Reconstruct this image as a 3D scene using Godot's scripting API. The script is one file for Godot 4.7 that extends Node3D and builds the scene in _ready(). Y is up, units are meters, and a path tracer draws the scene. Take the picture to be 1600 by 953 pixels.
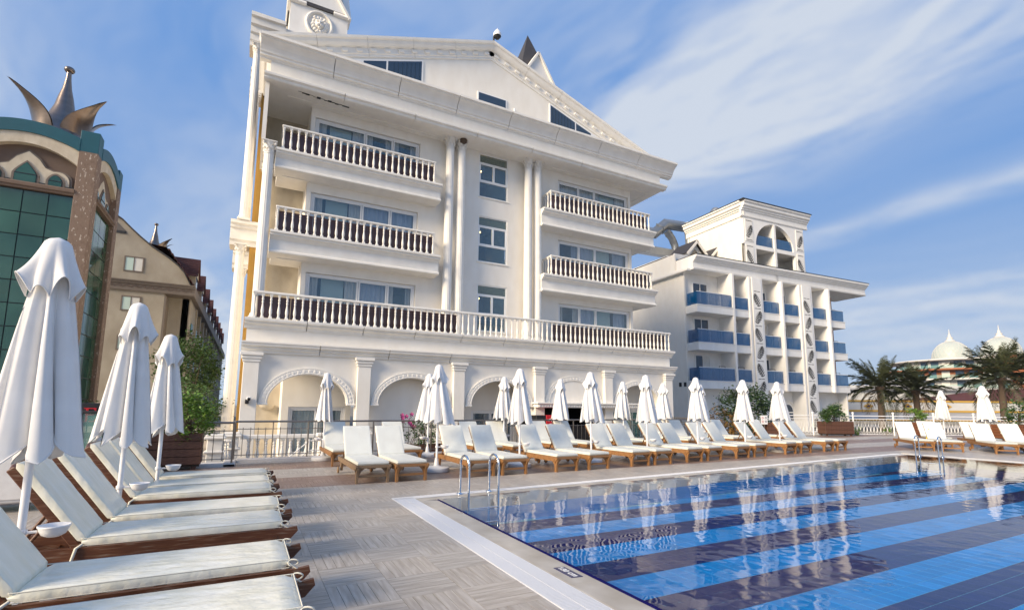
extends Node3D
# Hotel pool terrace seen from the deck: x runs along the hotel front, z towards the camera, y up, metres.

var M := {}
var rng := RandomNumberGenerator.new()
const ORD := ["first", "second", "third", "fourth", "fifth", "sixth", "seventh", "eighth", "ninth", "tenth", "eleventh", "twelfth", "thirteenth", "fourteenth", "fifteenth", "sixteenth", "seventeenth"]

class MB:
	var v := PackedVector3Array()
	var n := PackedVector3Array()
	var t := PackedVector2Array()
	var c := PackedColorArray()
	var ix := PackedInt32Array()
	var xf := Transform3D.IDENTITY
	var col = null
	func vert(p: Vector3, nn: Vector3, uv := Vector2.ZERO) -> int:
		v.append(xf * p)
		n.append((xf.basis * nn).normalized())
		t.append(uv)
		if col != null:
			c.append(col)
		return v.size() - 1
	func face(pts: Array, inside = null, uvs = null) -> void:
		var nn: Vector3 = (pts[1] - pts[0]).cross(pts[2] - pts[0])
		if nn.length() < 1e-12 and pts.size() > 3:
			nn = (pts[2] - pts[0]).cross(pts[3] - pts[0])
		nn = nn.normalized()
		var cc := Vector3.ZERO
		for p in pts:
			cc += p
		cc /= pts.size()
		var flip: bool = inside != null and nn.dot(cc - inside) < 0.0
		if flip:
			nn = -nn
		var b := v.size()
		for k in pts.size():
			vert(pts[k], nn, uvs[k] if uvs != null else Vector2.ZERO)
		for k in range(1, pts.size() - 1):
			if flip:
				ix.append_array([b, b + k, b + k + 1])
			else:
				ix.append_array([b, b + k + 1, b + k])
	func box(o: Vector3, s: Vector3, bev := 0.0) -> MB:
		var h := s * 0.5
		if bev <= 0.0:
			for a in 3:
				for sg in [-1.0, 1.0]:
					var q := []
					for k in [[-1, -1], [1, -1], [1, 1], [-1, 1]]:
						var p := Vector3.ZERO
						p[a] = sg * h[a]
						p[(a + 1) % 3] = k[0] * h[(a + 1) % 3]
						p[(a + 2) % 3] = k[1] * h[(a + 2) % 3]
						q.append(o + p)
					face(q, o)
			return self
		var b: float = minf(bev, minf(h.x, minf(h.y, h.z)) * 0.9)
		var cn := func(sx: float, sy: float, sz: float, a: int) -> Vector3:
			var p := Vector3(sx * (h.x - b), sy * (h.y - b), sz * (h.z - b))
			p[a] += [sx, sy, sz][a] * b
			return o + p
		for a in 3:
			for sg in [-1.0, 1.0]:
				var q := []
				for k in [[-1.0, -1.0], [1.0, -1.0], [1.0, 1.0], [-1.0, 1.0]]:
					var s3 := [0.0, 0.0, 0.0]
					s3[a] = sg
					s3[(a + 1) % 3] = k[0]
					s3[(a + 2) % 3] = k[1]
					q.append(cn.call(s3[0], s3[1], s3[2], a))
				face(q, o)
		for a in 3:
			var i1 := (a + 1) % 3
			var i2 := (a + 2) % 3
			for s1 in [-1.0, 1.0]:
				for s2 in [-1.0, 1.0]:
					var m := [0.0, 0.0, 0.0]
					m[i1] = s1
					m[i2] = s2
					m[a] = -1.0
					var p1: Vector3 = cn.call(m[0], m[1], m[2], i1)
					var p2: Vector3 = cn.call(m[0], m[1], m[2], i2)
					m[a] = 1.0
					face([p1, p2, cn.call(m[0], m[1], m[2], i2), cn.call(m[0], m[1], m[2], i1)], o)
		for sx in [-1.0, 1.0]:
			for sy in [-1.0, 1.0]:
				for sz in [-1.0, 1.0]:
					face([cn.call(sx, sy, sz, 0), cn.call(sx, sy, sz, 1), cn.call(sx, sy, sz, 2)], o)
		return self
	func span(a: Vector3, b: Vector3, bev := 0.0) -> MB:
		return box((a + b) * 0.5, (b - a).abs(), bev)
	func grid(rows: Array, closed := false, flip := false, us := 1.0, vs := 1.0) -> MB:
		var nr := rows.size()
		var nc: int = rows[0].size()
		var b := v.size()
		var cols := nc + (1 if closed else 0)
		for i in nr:
			for j in cols:
				var jj := j % nc
				var du: Vector3
				var dv: Vector3
				if closed:
					du = rows[i][(jj + 1) % nc] - rows[i][(jj + nc - 1) % nc]
				else:
					du = rows[i][mini(jj + 1, nc - 1)] - rows[i][maxi(jj - 1, 0)]
				dv = rows[mini(i + 1, nr - 1)][jj] - rows[maxi(i - 1, 0)][jj]
				if du.length() < 1e-7:
					var ii := i + 1 if i == 0 else i - 1
					du = rows[ii][(jj + 1) % nc] - rows[ii][(jj + nc - 1) % nc]
				var nn := du.cross(dv)
				if flip:
					nn = -nn
				vert(rows[i][jj], nn if nn.length() > 1e-14 else Vector3.UP, Vector2(us * j / float(cols - 1), vs * i / float(maxi(nr - 1, 1))))
		for i in nr - 1:
			for j in cols - 1:
				var p := b + i * cols + j
				var q := p + cols
				if flip:
					ix.append_array([p, p + 1, q + 1, p, q + 1, q])
				else:
					ix.append_array([p, q + 1, p + 1, p, q, q + 1])
		return self
	func lathe(prof: Array, seg := 16, o := Vector3.ZERO) -> MB:
		# prof: Vector2(radius, y) from the bottom up
		var rows := []
		for p in prof:
			var r := PackedVector3Array()
			for j in seg:
				var a := TAU * j / seg
				r.append(o + Vector3(cos(a) * p.x, p.y, -sin(a) * p.x))
			rows.append(r)
		return grid(rows, true, false)
	func tube(pts: Array, rad, seg := 8, caps := true) -> MB:
		var rows := []
		var up := Vector3.UP
		for i in pts.size():
			var d: Vector3 = (pts[mini(i + 1, pts.size() - 1)] - pts[maxi(i - 1, 0)]).normalized()
			if i == 0:
				up = Vector3.RIGHT if absf(d.y) > 0.9 else Vector3.UP
			var sd := d.cross(up).normalized()
			up = sd.cross(d).normalized()
			var rr: float = rad if (rad is float or rad is int) else rad[i]
			var r := PackedVector3Array()
			for j in seg:
				var a := TAU * j / seg
				r.append(pts[i] + sd * cos(a) * rr + up * sin(a) * rr)
			rows.append(r)
		grid(rows, true, false)
		if caps:
			var a0: Array = Array(rows[0])
			var a1: Array = Array(rows[-1])
			face(a0, (pts[0] + pts[1]) * 0.5)
			face(a1, (pts[-1] + pts[-2]) * 0.5)
		return self
	func prism(poly: PackedVector2Array, z0: float, z1: float) -> MB:
		if Geometry2D.is_polygon_clockwise(poly):
			poly.reverse()
		var tri := Geometry2D.triangulate_polygon(poly)
		for k in range(0, tri.size(), 3):
			var a := poly[tri[k]]
			var b := poly[tri[k + 1]]
			var d := poly[tri[k + 2]]
			if (b - a).cross(d - a) < 0.0:
				var e := b
				b = d
				d = e
			face([Vector3(a.x, a.y, z1), Vector3(b.x, b.y, z1), Vector3(d.x, d.y, z1)])
			face([Vector3(a.x, a.y, z0), Vector3(d.x, d.y, z0), Vector3(b.x, b.y, z0)])
		for k in poly.size():
			var a := poly[k]
			var b := poly[(k + 1) % poly.size()]
			face([Vector3(a.x, a.y, z0), Vector3(b.x, b.y, z0), Vector3(b.x, b.y, z1), Vector3(a.x, a.y, z1)])
		return self
	# moulding: prof Vector2(out, y), run along x from x0 to x1, the wall at z = zw, out towards +z
	func mould(prof: Array, x0: float, x1: float, zw: float) -> MB:
		var keep := xf
		var poly := PackedVector2Array()
		for p in prof:
			poly.append(Vector2(-p.x, p.y))
		# local (X, Y, Z) -> world (Z, Y, -X)
		xf = keep * Transform3D(Basis(Vector3(0, 0, -1), Vector3.UP, Vector3(1, 0, 0)), Vector3(0, 0, zw))
		prism(poly, x0, x1)
		xf = keep
		return self
	func mesh() -> ArrayMesh:
		var a := []
		a.resize(Mesh.ARRAY_MAX)
		a[Mesh.ARRAY_VERTEX] = v
		a[Mesh.ARRAY_NORMAL] = n
		a[Mesh.ARRAY_TEX_UV] = t
		if c.size() == v.size():
			a[Mesh.ARRAY_COLOR] = c
		a[Mesh.ARRAY_INDEX] = ix
		var m := ArrayMesh.new()
		m.add_surface_from_arrays(Mesh.PRIMITIVE_TRIANGLES, a)
		return m

func mb() -> MB:
	return MB.new()

func bx(a: Vector3, b: Vector3, bev := 0.0) -> MB:
	return MB.new().span(a, b, bev)

# a part; its mesh is given in world axes measured from the root of the scene unless own is true
func part(parent: Node3D, called: String, m, mat: Material, own := false) -> MeshInstance3D:
	var o := MeshInstance3D.new()
	o.name = called
	o.mesh = m.mesh() if m is MB else m
	o.material_override = mat
	if not own:
		var q: Node3D = parent
		var t := Transform3D.IDENTITY
		while q != self and q != null:
			t = q.transform * t
			q = q.get_parent() as Node3D
		o.transform = t.affine_inverse()
	parent.add_child(o, true)
	return o

func at_part(parent: Node3D, called: String, m, mat: Material, tr: Transform3D) -> MeshInstance3D:
	var o := part(parent, called, m, mat, true)
	o.transform = tr
	return o

func thing(called: String, label: String, category: String, at := Vector3.ZERO, turn := 0.0, group := "") -> Node3D:
	var o := Node3D.new()
	o.name = called
	add_child(o, true)
	o.position = at
	o.rotation.y = turn
	o.set_meta("label", label)
	o.set_meta("category", category)
	if group:
		o.set_meta("group", group)
	return o

func setting(called: String) -> Node3D:
	var o := Node3D.new()
	o.name = called
	add_child(o, true)
	o.set_meta("kind", "structure")
	return o

func copy(o: Node3D, label: String, at: Vector3, turn: float) -> Node3D:
	var r: Node3D = o.duplicate()
	add_child(r, true)
	r.position = at
	r.rotation.y = turn
	r.set_meta("label", label)
	return r

func lin(r: float, g: float, b: float) -> Color:
	return Color(r, g, b).linear_to_srgb()

func noise(freq: float, oct := 4, sd := 1, kind := FastNoiseLite.TYPE_SIMPLEX_SMOOTH) -> FastNoiseLite:
	var f := FastNoiseLite.new()
	f.noise_type = kind
	f.frequency = freq
	f.fractal_octaves = oct
	f.seed = sd
	return f

func ntex(freq: float, oct: int, sd: int, lo: Color, hi: Color, size := 256) -> NoiseTexture2D:
	var x := NoiseTexture2D.new()
	x.width = size
	x.height = size
	x.seamless = true
	x.noise = noise(freq, oct, sd)
	var g := Gradient.new()
	g.set_color(0, lo)
	g.set_color(1, hi)
	x.color_ramp = g
	return x

func htex(freq: float, oct: int, sd: int, size := 256) -> NoiseTexture2D:
	var x := NoiseTexture2D.new()
	x.width = size
	x.height = size
	x.seamless = true
	x.noise = noise(freq, oct, sd)
	return x

func mat(c: Color, rough := 0.8, metal := 0.0) -> StandardMaterial3D:
	var m := StandardMaterial3D.new()
	m.albedo_color = c
	m.roughness = rough
	m.metallic = metal
	return m

func tri(m: StandardMaterial3D, tex: Texture2D, scale: Vector3, world := true, bump: Texture2D = null, cm := 0.3) -> StandardMaterial3D:
	m.uv1_triplanar = true
	m.uv1_world_triplanar = world
	m.uv1_scale = scale
	if tex:
		m.albedo_texture = tex
	if bump:
		m.heightmap_enabled = true
		m.heightmap_texture = bump
		m.heightmap_scale = cm
	return m

func pane(c: Color, a: float, ms := 0.5) -> StandardMaterial3D:
	var m := StandardMaterial3D.new()
	m.albedo_color = Color(c.r, c.g, c.b, a)
	m.transparency = BaseMaterial3D.TRANSPARENCY_ALPHA
	m.roughness = 0.02
	m.metallic_specular = ms
	return m

func materials() -> void:
	var mott := ntex(0.012, 5, 3, Color(0.955, 0.95, 0.945), Color(1, 1, 1))
	var streak := ntex(0.02, 4, 9, Color(0.88, 0.865, 0.845), Color(1, 1, 1))
	var rain := ntex(0.02, 5, 14, Color(0.968, 0.96, 0.948), Color(1, 1, 1), 512)
	var grit := htex(0.25, 3, 5)
	M.white = tri(mat(lin(0.87, 0.835, 0.765), 0.75), rain, Vector3(0.16, 0.07, 0.16), true, grit, 0.12)
	M.trim = tri(mat(lin(0.88, 0.85, 0.785), 0.6), mott, Vector3(0.5, 0.5, 0.5))
	M.white2 = tri(mat(lin(0.86, 0.85, 0.82), 0.8), rain, Vector3(0.14, 0.06, 0.14))
	M.yellow = tri(mat(lin(0.62, 0.36, 0.08), 0.8), mott, Vector3(0.3, 0.3, 0.3))
	M.beige = tri(mat(lin(0.42, 0.38, 0.31), 0.85), streak, Vector3(0.12, 0.08, 0.12), true, grit, 0.2)
	M.beige_trim = tri(mat(lin(0.18, 0.15, 0.125), 0.8), mott, Vector3(0.4, 0.4, 0.4))
	M.cream = tri(mat(lin(0.62, 0.56, 0.45), 0.8), streak, Vector3(0.3, 0.2, 0.3))
	M.brown_stucco = tri(mat(lin(0.15, 0.105, 0.08), 0.85), mott, Vector3(0.4, 0.4, 0.4))
	var peel := NoiseTexture2D.new()
	peel.width = 512
	peel.height = 512
	peel.seamless = true
	peel.noise = noise(0.02, 5, 21)
	var pg := Gradient.new()
	pg.offsets = PackedFloat32Array([0.0, 0.45, 0.73, 0.77, 1.0])
	pg.colors = PackedColorArray([lin(0.15, 0.105, 0.08), lin(0.21, 0.15, 0.115), lin(0.18, 0.13, 0.10), lin(0.42, 0.36, 0.31), lin(0.45, 0.4, 0.35)])
	peel.color_ramp = pg
	M.stone_pillar = tri(mat(Color.WHITE, 0.85), peel, Vector3(0.5, 0.22, 0.5), true, peel, 0.6)
	M.teal = tri(mat(lin(0.005, 0.085, 0.12), 0.5), mott, Vector3(0.4, 0.4, 0.4))
	M.teal_rail = mat(lin(0.02, 0.12, 0.16), 0.4)
	M.roof_red = tri(mat(lin(0.10, 0.035, 0.032), 0.7), streak, Vector3(0.6, 0.6, 0.6))
	M.roof_dark = tri(mat(lin(0.055, 0.052, 0.055), 0.7), streak, Vector3(0.6, 0.6, 0.6))
	M.terracotta = tri(mat(lin(0.42, 0.15, 0.07), 0.8), streak, Vector3(0.4, 0.4, 0.4))
	M.brick_panel = tri(mat(lin(0.36, 0.13, 0.055), 0.8), streak, Vector3(0.5, 2.0, 0.5))
	M.green_glass = tri(mat(lin(0.028, 0.105, 0.07), 0.08), ntex(0.006, 3, 31, Color(0.6, 0.72, 0.66), Color(1, 1, 1)), Vector3(0.15, 0.15, 0.15))
	M.green_glass.metallic_specular = 0.8
	M.green_panes = [M.green_glass]
	for k in 3:
		var gg: StandardMaterial3D = M.green_glass.duplicate()
		gg.albedo_color = lin([0.022, 0.04, 0.032][k], [0.085, 0.13, 0.11][k], [0.055, 0.085, 0.08][k])
		gg.roughness = [0.05, 0.12, 0.07][k]
		M.green_panes.append(gg)
	M.mullion = mat(lin(0.012, 0.02, 0.02), 0.4)
	M.glass = pane(lin(0.18, 0.34, 0.46), 0.18, 0.8)
	M.glass_green = pane(lin(0.25, 0.5, 0.42), 0.42, 0.75)
	M.glass_grey = pane(lin(0.16, 0.22, 0.20), 0.5, 0.75)
	M.glass_blue = pane(lin(0.003, 0.10, 0.27), 0.66, 0.6)
	M.glass_dark = mat(lin(0.018, 0.028, 0.04), 0.05)
	M.glass_dark.metallic_specular = 0.8
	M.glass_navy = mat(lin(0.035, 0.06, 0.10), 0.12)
	M.pvc = mat(lin(0.80, 0.80, 0.79), 0.35)
	M.curtain = tri(mat(lin(0.78, 0.77, 0.72), 0.9), mott, Vector3(1, 0.3, 1), true)
	M.curtain.backlight_enabled = true
	M.curtain.backlight = Color(0.4, 0.4, 0.38)
	M.sheer = tri(mat(lin(0.50, 0.56, 0.68), 0.9), mott, Vector3(1, 0.3, 1), true)
	M.blind = mat(lin(0.52, 0.66, 0.60), 0.6)
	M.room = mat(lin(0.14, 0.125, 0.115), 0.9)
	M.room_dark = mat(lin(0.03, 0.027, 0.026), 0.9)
	M.panel = tri(mat(lin(0.075, 0.043, 0.048), 0.35), mott, Vector3(0.6, 0.2, 0.6))
	M.steel = mat(lin(0.26, 0.235, 0.21), 0.35, 0.75)
	M.chrome = mat(lin(0.78, 0.80, 0.82), 0.08, 1.0)
	M.duct = tri(mat(lin(0.30, 0.32, 0.34), 0.45, 0.7), mott, Vector3(0.5, 0.5, 0.5))
	M.crown = tri(mat(lin(0.27, 0.225, 0.20), 0.30, 0.9), streak, Vector3(0.4, 0.7, 0.4))
	M.black = mat(lin(0.012, 0.012, 0.013), 0.5)
	M.dark_iron = mat(lin(0.03, 0.03, 0.03), 0.5)
	M.white_metal = mat(lin(0.82, 0.82, 0.81), 0.4)
	M.plastic = tri(mat(lin(0.76, 0.75, 0.73), 0.45), mott, Vector3(2, 2, 2))
	M.red = mat(lin(0.55, 0.012, 0.02), 0.4)
	M.orange = mat(lin(0.75, 0.14, 0.02), 0.5)
	M.yellow_plastic = mat(lin(0.8, 0.6, 0.02), 0.4)
	M.gold = mat(lin(0.55, 0.33, 0.06), 0.5)
	M.navy = mat(lin(0.012, 0.014, 0.09), 0.3)
	M.feather = mat(lin(0.012, 0.014, 0.015), 0.9)
	var grain := ntex(0.02, 5, 41, Color(0.55, 0.5, 0.46), Color(1, 1, 1), 512)
	var grain_h := htex(0.03, 4, 42)
	M.teak = tri(mat(lin(0.50, 0.26, 0.10), 0.5), grain, Vector3(0.8, 9, 9), false, grain_h, 0.05)
	M.teak_old = tri(mat(lin(0.38, 0.27, 0.17), 0.8), grain, Vector3(0.8, 9, 9), false, grain_h, 0.08)
	var worn := NoiseTexture2D.new()
	worn.width = 512
	worn.height = 512
	worn.seamless = true
	worn.noise = noise(0.014, 6, 77)
	var wg := Gradient.new()
	wg.offsets = PackedFloat32Array([0.0, 0.5, 0.66, 0.8, 1.0])
	wg.colors = PackedColorArray([lin(0.13, 0.045, 0.02), lin(0.19, 0.068, 0.028), lin(0.24, 0.10, 0.05), lin(0.32, 0.21, 0.15), lin(0.36, 0.27, 0.21)])
	worn.color_ramp = wg
	M.teak_dark = tri(mat(lin(0.55, 0.52, 0.5), 0.45), worn, Vector3(0.5, 5, 5), false, grain_h, 0.05)
	M.planter = tri(mat(lin(0.17, 0.08, 0.05), 0.6), grain, Vector3(0.7, 7, 7), false, grain_h, 0.08)
	M.planter_red = tri(mat(lin(0.34, 0.13, 0.05), 0.6), grain, Vector3(0.7, 7, 7), false, grain_h, 0.08)
	var wrinkle := htex(0.011, 4, 55, 512)
	M.cushion = tri(mat(lin(0.79, 0.80, 0.735), 0.45), mott, Vector3(0.9, 0.9, 0.9), true, wrinkle, 0.3)
	M.cushion_old = tri(mat(lin(0.90, 0.90, 0.82), 0.28), ntex(0.008, 6, 57, Color(0.93, 0.92, 0.87), Color(1, 1, 1), 512), Vector3(0.8, 0.8, 1.6), true, wrinkle, 0.8)
	M.piping = mat(lin(0.66, 0.64, 0.55), 0.6)
	M.cloth = tri(mat(lin(0.80, 0.80, 0.80), 0.85), mott, Vector3(0.8, 0.8, 0.8), true, htex(0.02, 4, 61), 0.25)
	M.cloth.backlight_enabled = true
	M.cloth.backlight = Color(0.35, 0.35, 0.34)
	M.pole = mat(lin(0.82, 0.82, 0.83), 0.3)
	M.grate = mat(lin(0.64, 0.65, 0.67), 0.45)
	M.coping = tri(mat(lin(0.56, 0.52, 0.46), 0.3), ntex(0.01, 5, 71, Color(0.85, 0.83, 0.8), Color(1, 1, 1)), Vector3(0.8, 0.8, 0.8))
	M.grout = mat(lin(0.60, 0.58, 0.55), 0.9)
	M.paving = tri(mat(lin(0.42, 0.38, 0.33), 0.85), mott, Vector3(0.4, 0.4, 0.4))
	M.ground = tri(mat(lin(0.28, 0.25, 0.20), 0.9), streak, Vector3(0.05, 0.05, 0.05))
	M.curb = tri(mat(lin(0.6, 0.57, 0.54), 0.7), mott, Vector3(0.6, 0.6, 0.6))
	M.tile_tints = []
	var plank := ntex(0.012, 6, 81, lin(0.60, 0.555, 0.505), lin(1.0, 0.985, 0.96), 512)
	for k in 4:
		var tm := mat([lin(0.56, 0.525, 0.485), lin(0.53, 0.50, 0.465), lin(0.58, 0.54, 0.495), lin(0.545, 0.52, 0.49)][k], 0.42)
		tm.albedo_texture = plank
		M.tile_tints.append(tm)
	M.tile_all = mat(Color.WHITE, 0.42)
	M.tile_all.albedo_texture = plank
	M.tile_all.vertex_color_use_as_albedo = true
	M.pool_navy = tri(mat(lin(0.011, 0.010, 0.095), 0.25), mott, Vector3(1, 1, 1))
	M.pool_blue = tri(mat(lin(0.004, 0.20, 0.55), 0.25), mott, Vector3(1, 1, 1))
	M.pool_all = mat(Color.WHITE, 0.25)
	M.pool_all.vertex_color_use_as_albedo = true
	M.pool_grout = mat(lin(0.10, 0.30, 0.40), 0.8)
	for q in [M.pool_navy, M.pool_blue, M.pool_all, M.pool_grout]:
		q.metallic_specular = 0.03
		q.roughness = 0.7
	M.water = pane(lin(0.3, 0.7, 0.9), 0.02, 0.44)
	tri(M.water, null, Vector3(0.35, 0.35, 0.35), true, htex(0.016, 2, 91, 512), 0.16)
	M.bark = tri(mat(lin(0.12, 0.085, 0.06), 0.9), streak, Vector3(1, 3, 1), true, htex(0.05, 4, 95), 2.0)
	for q in [["leaf", 0.06, 0.125, 0.03], ["leaf_bright", 0.14, 0.26, 0.035], ["leaf_dark", 0.05, 0.095, 0.038], ["leaf_rust", 0.3, 0.17, 0.04], ["palm_leaf", 0.085, 0.10, 0.048], ["palm_dead", 0.17, 0.12, 0.06]]:
		var lm := mat(lin(q[1], q[2], q[3]), 0.6)
		lm.vertex_color_use_as_albedo = true
		lm.backlight_enabled = true
		lm.backlight = Color(0.35, 0.4, 0.15)
		M[q[0]] = lm
	M.pink = mat(lin(0.5, 0.04, 0.22), 0.7)
	M.soil = mat(lin(0.04, 0.028, 0.02), 0.95)
	M.dome_tile = tri(mat(lin(0.48, 0.54, 0.50), 0.45), mott, Vector3(0.3, 0.3, 0.3))
	M.dome_white = mat(lin(0.60, 0.585, 0.555), 0.5)
	M.awning = tri(mat(lin(0.60, 0.60, 0.58), 0.7), mott, Vector3(0.3, 0.3, 0.3))
	M.metal_roof = tri(mat(lin(0.42, 0.42, 0.42), 0.5), mott, Vector3(0.3, 0.3, 0.3))
	M.lamp = mat(Color.WHITE, 0.5)
	M.lamp.emission_enabled = true
	M.lamp.emission = Color(1.0, 0.83, 0.5)
	M.lamp.emission_energy_multiplier = 4.0

const SKY := 0.32
const EYE := Vector3(0, 1.52, 0)
const CB := Basis(Vector3(0.884, 0.009, 0.467), Vector3(-0.068, 0.991, 0.111), Vector3(-0.462, -0.130, 0.877))

func camera_and_light() -> void:
	var cam := Camera3D.new()
	cam.name = "camera"
	add_child(cam)
	cam.transform = Transform3D(CB.orthonormalized(), EYE)
	var near := 0.1
	cam.set_frustum(953.0 / 780.0 * near, Vector2(0, 57.0 / 780.0 * near), near, 1500.0)
	cam.current = true
	var we := WorldEnvironment.new()
	we.name = "world_environment"
	var e := Environment.new()
	e.background_mode = Environment.BG_SKY
	var sk := Sky.new()
	var pm := PanoramaSkyMaterial.new()
	pm.panorama = ImageTexture.create_from_image(sky_image())
	pm.energy_multiplier = 1.0
	sk.sky_material = pm
	e.sky = sk
	e.tonemap_mode = Environment.TONE_MAPPER_LINEAR
	e.tonemap_exposure = 2.9
	e.sdfgi_enabled = true
	e.ssao_enabled = true
	e.ssil_enabled = true
	e.fog_enabled = true
	e.fog_density = 0.00012
	e.fog_light_color = Color(0.80, 0.86, 0.95)
	we.environment = e
	add_child(we)
	var sun := DirectionalLight3D.new()
	sun.name = "sun"
	add_child(sun)
	var toward := Vector3(-0.86, 0.42, 0.24).normalized()
	sun.basis = Basis.looking_at(-toward, Vector3.UP)
	sun.light_energy = 0.62
	sun.light_color = Color(1.0, 0.92, 0.80)
	sun.light_angular_distance = 22.0
	sun.shadow_enabled = true

func sky_image() -> Image:
	var w := 1280
	var h := 640
	var im := Image.create_empty(w, h, false, Image.FORMAT_RGBF)
	var f1 := noise(0.9, 6, 12)
	var f2 := noise(0.55, 3, 5)
	var f3 := noise(2.2, 5, 33)
	for j in h:
		var th := PI * (j + 0.5) / h
		var y := cos(th)
		var r := sin(th)
		for i in w:
			var ph := TAU * (i + 0.5) / w
			var d := Vector3(sin(ph) * r, y, -cos(ph) * r)
			var c: Color
			if y <= 0.0:
				c = Color(0.42, 0.41, 0.40).lerp(Color(0.62, 0.72, 0.86), exp(y * 14.0))
			else:
				var k := pow(1.0 - y, 3.2)
				c = Color(0.095, 0.30, 0.74).lerp(Color(0.54, 0.68, 0.85), k)
				# the glow of the low sun, out of frame to the left
				var sd := maxf(0.0, d.dot(Vector3(-0.86, 0.42, 0.24).normalized()))
				c += Color(1.0, 0.82, 0.55) * (0.5 * pow(sd, 4.0) + 1.5 * pow(sd, 30.0))
				var p := Vector2(d.x, d.z) / (y + 0.09)
				# bands of cirrus drawn out along one wind direction
				var s := p.x * 0.25 + p.y * 0.97
				var q := p.x * 0.97 - p.y * 0.25
				var wx := f2.get_noise_2d(p.x * 1.3 + 7.0, p.y * 1.3 - 3.0) * 0.16
				q += wx
				var a := f1.get_noise_2d(q * 2.4, s * 0.8)
				var b := f3.get_noise_2d(q * 3.0 + wx * 4.0, s * 0.75)
				var fine := f3.get_noise_2d(q * 7.0, s * 2.2 + 5.0)
				var band := exp(-pow(absf(q - 1.30) / 0.47, 3.2)) * 0.98
				band += 0.75 * exp(-pow((q - 2.46 + 0.10 * (s + 0.9)) / 0.10, 2.0)) * smoothstep(-1.9, -0.9, s)
				band += 0.62 * smoothstep(2.95, 3.7, q) * smoothstep(8.0, 4.0, q)
				band += 0.34 * exp(-pow((q - 0.45) / 0.35, 2.0)) + 0.55 * smoothstep(-2.4, -4.5, s) * smoothstep(2.6, 1.2, absf(q))
				band += 0.7 * smoothstep(0.05, 0.40, f2.get_noise_2d(q * 0.8 - 9.0, s * 0.45)) * smoothstep(0.3, -0.6, q)
				var t := band * clampf(0.74 + 0.75 * a + 0.42 * b + 0.22 * fine, 0.0, 1.15) + 0.06 + 0.10 * a
				t = clampf(t, 0.0, 1.0) * smoothstep(-0.02, 0.09, y) * 0.9
				c = c.lerp(Color(0.73, 0.79, 0.88), t)
			c *= SKY
			im.set_pixel(i, j, c)
	return im

func far_edge(x: float) -> float:
	return -8.18 - 0.0626 * (x - 2.9)

func flat(poly: PackedVector2Array, y0: float, y1: float) -> MB:
	# poly in (x, z), laid flat between the heights y0 and y1
	var m := mb()
	m.xf = Transform3D(Basis(Vector3.RIGHT, Vector3(0, 0, -1), Vector3.UP), Vector3.ZERO)
	var p := PackedVector2Array()
	for q in poly:
		p.append(Vector2(q.x, -q.y))
	return m.prism(p, y0, y1)

func plank_tile(sd: int, along_z: bool, clip = null) -> MB:
	var g := RandomNumberGenerator.new()
	g.seed = sd
	var m := mb()
	var s := 0.5065
	var n := 6
	var w := s / n
	for k in n:
		var a := -s / 2 + w * k + (0.0 if k == 0 else 0.0022)
		var b := -s / 2 + w * (k + 1) - (0.0 if k == n - 1 else 0.0022)
		var dy := g.randf_range(-0.0006, 0.0)
		var p := [Vector3(-s / 2, dy, a), Vector3(-s / 2, dy, b), Vector3(s / 2, dy, b), Vector3(s / 2, dy, a)]
		if along_z:
			p = [Vector3(a, dy, s / 2), Vector3(b, dy, s / 2), Vector3(b, dy, -s / 2), Vector3(a, dy, -s / 2)]
		if clip != null:
			for i in 4:
				p[i] = clip.call(p[i])
			if ((p[2] - p[0]) as Vector3).cross(p[1] - p[3]).length() < 1e-4:
				continue
		var u0 := g.randf()
		var v0 := g.randf()
		var uv := [Vector2(u0, v0), Vector2(u0, v0 + 0.22), Vector2(u0 + 0.16, v0 + 0.22), Vector2(u0 + 0.16, v0)]
		if along_z:
			uv = [Vector2(u0, v0), Vector2(u0, v0 + 0.22), Vector2(u0 + 0.16, v0 + 0.22), Vector2(u0 + 0.16, v0)]
		m.face(p, Vector3(p[0].x, -1, p[0].z), uv)
		var down := Vector3(0, -0.008, 0)
		for i in 4:
			var q0: Vector3 = p[i]
			var q1: Vector3 = p[(i + 1) % 4]
			if q0.distance_to(q1) > 0.001:
				m.face([q0, q0 + down, q1 + down, q1], (p[0] + p[2]) * 0.5 + down, [uv[i], uv[i], uv[i], uv[i]])
	return m

func seen(p: Vector3, margin := 0.06) -> bool:
	var c := CB.inverse() * (p - EYE)
	if c.z > -0.4:
		return false
	return absf(c.x / c.z) < 1.026 + margin and c.y / -c.z > -0.538 - margin and c.y / -c.z < 0.684 + margin

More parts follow.
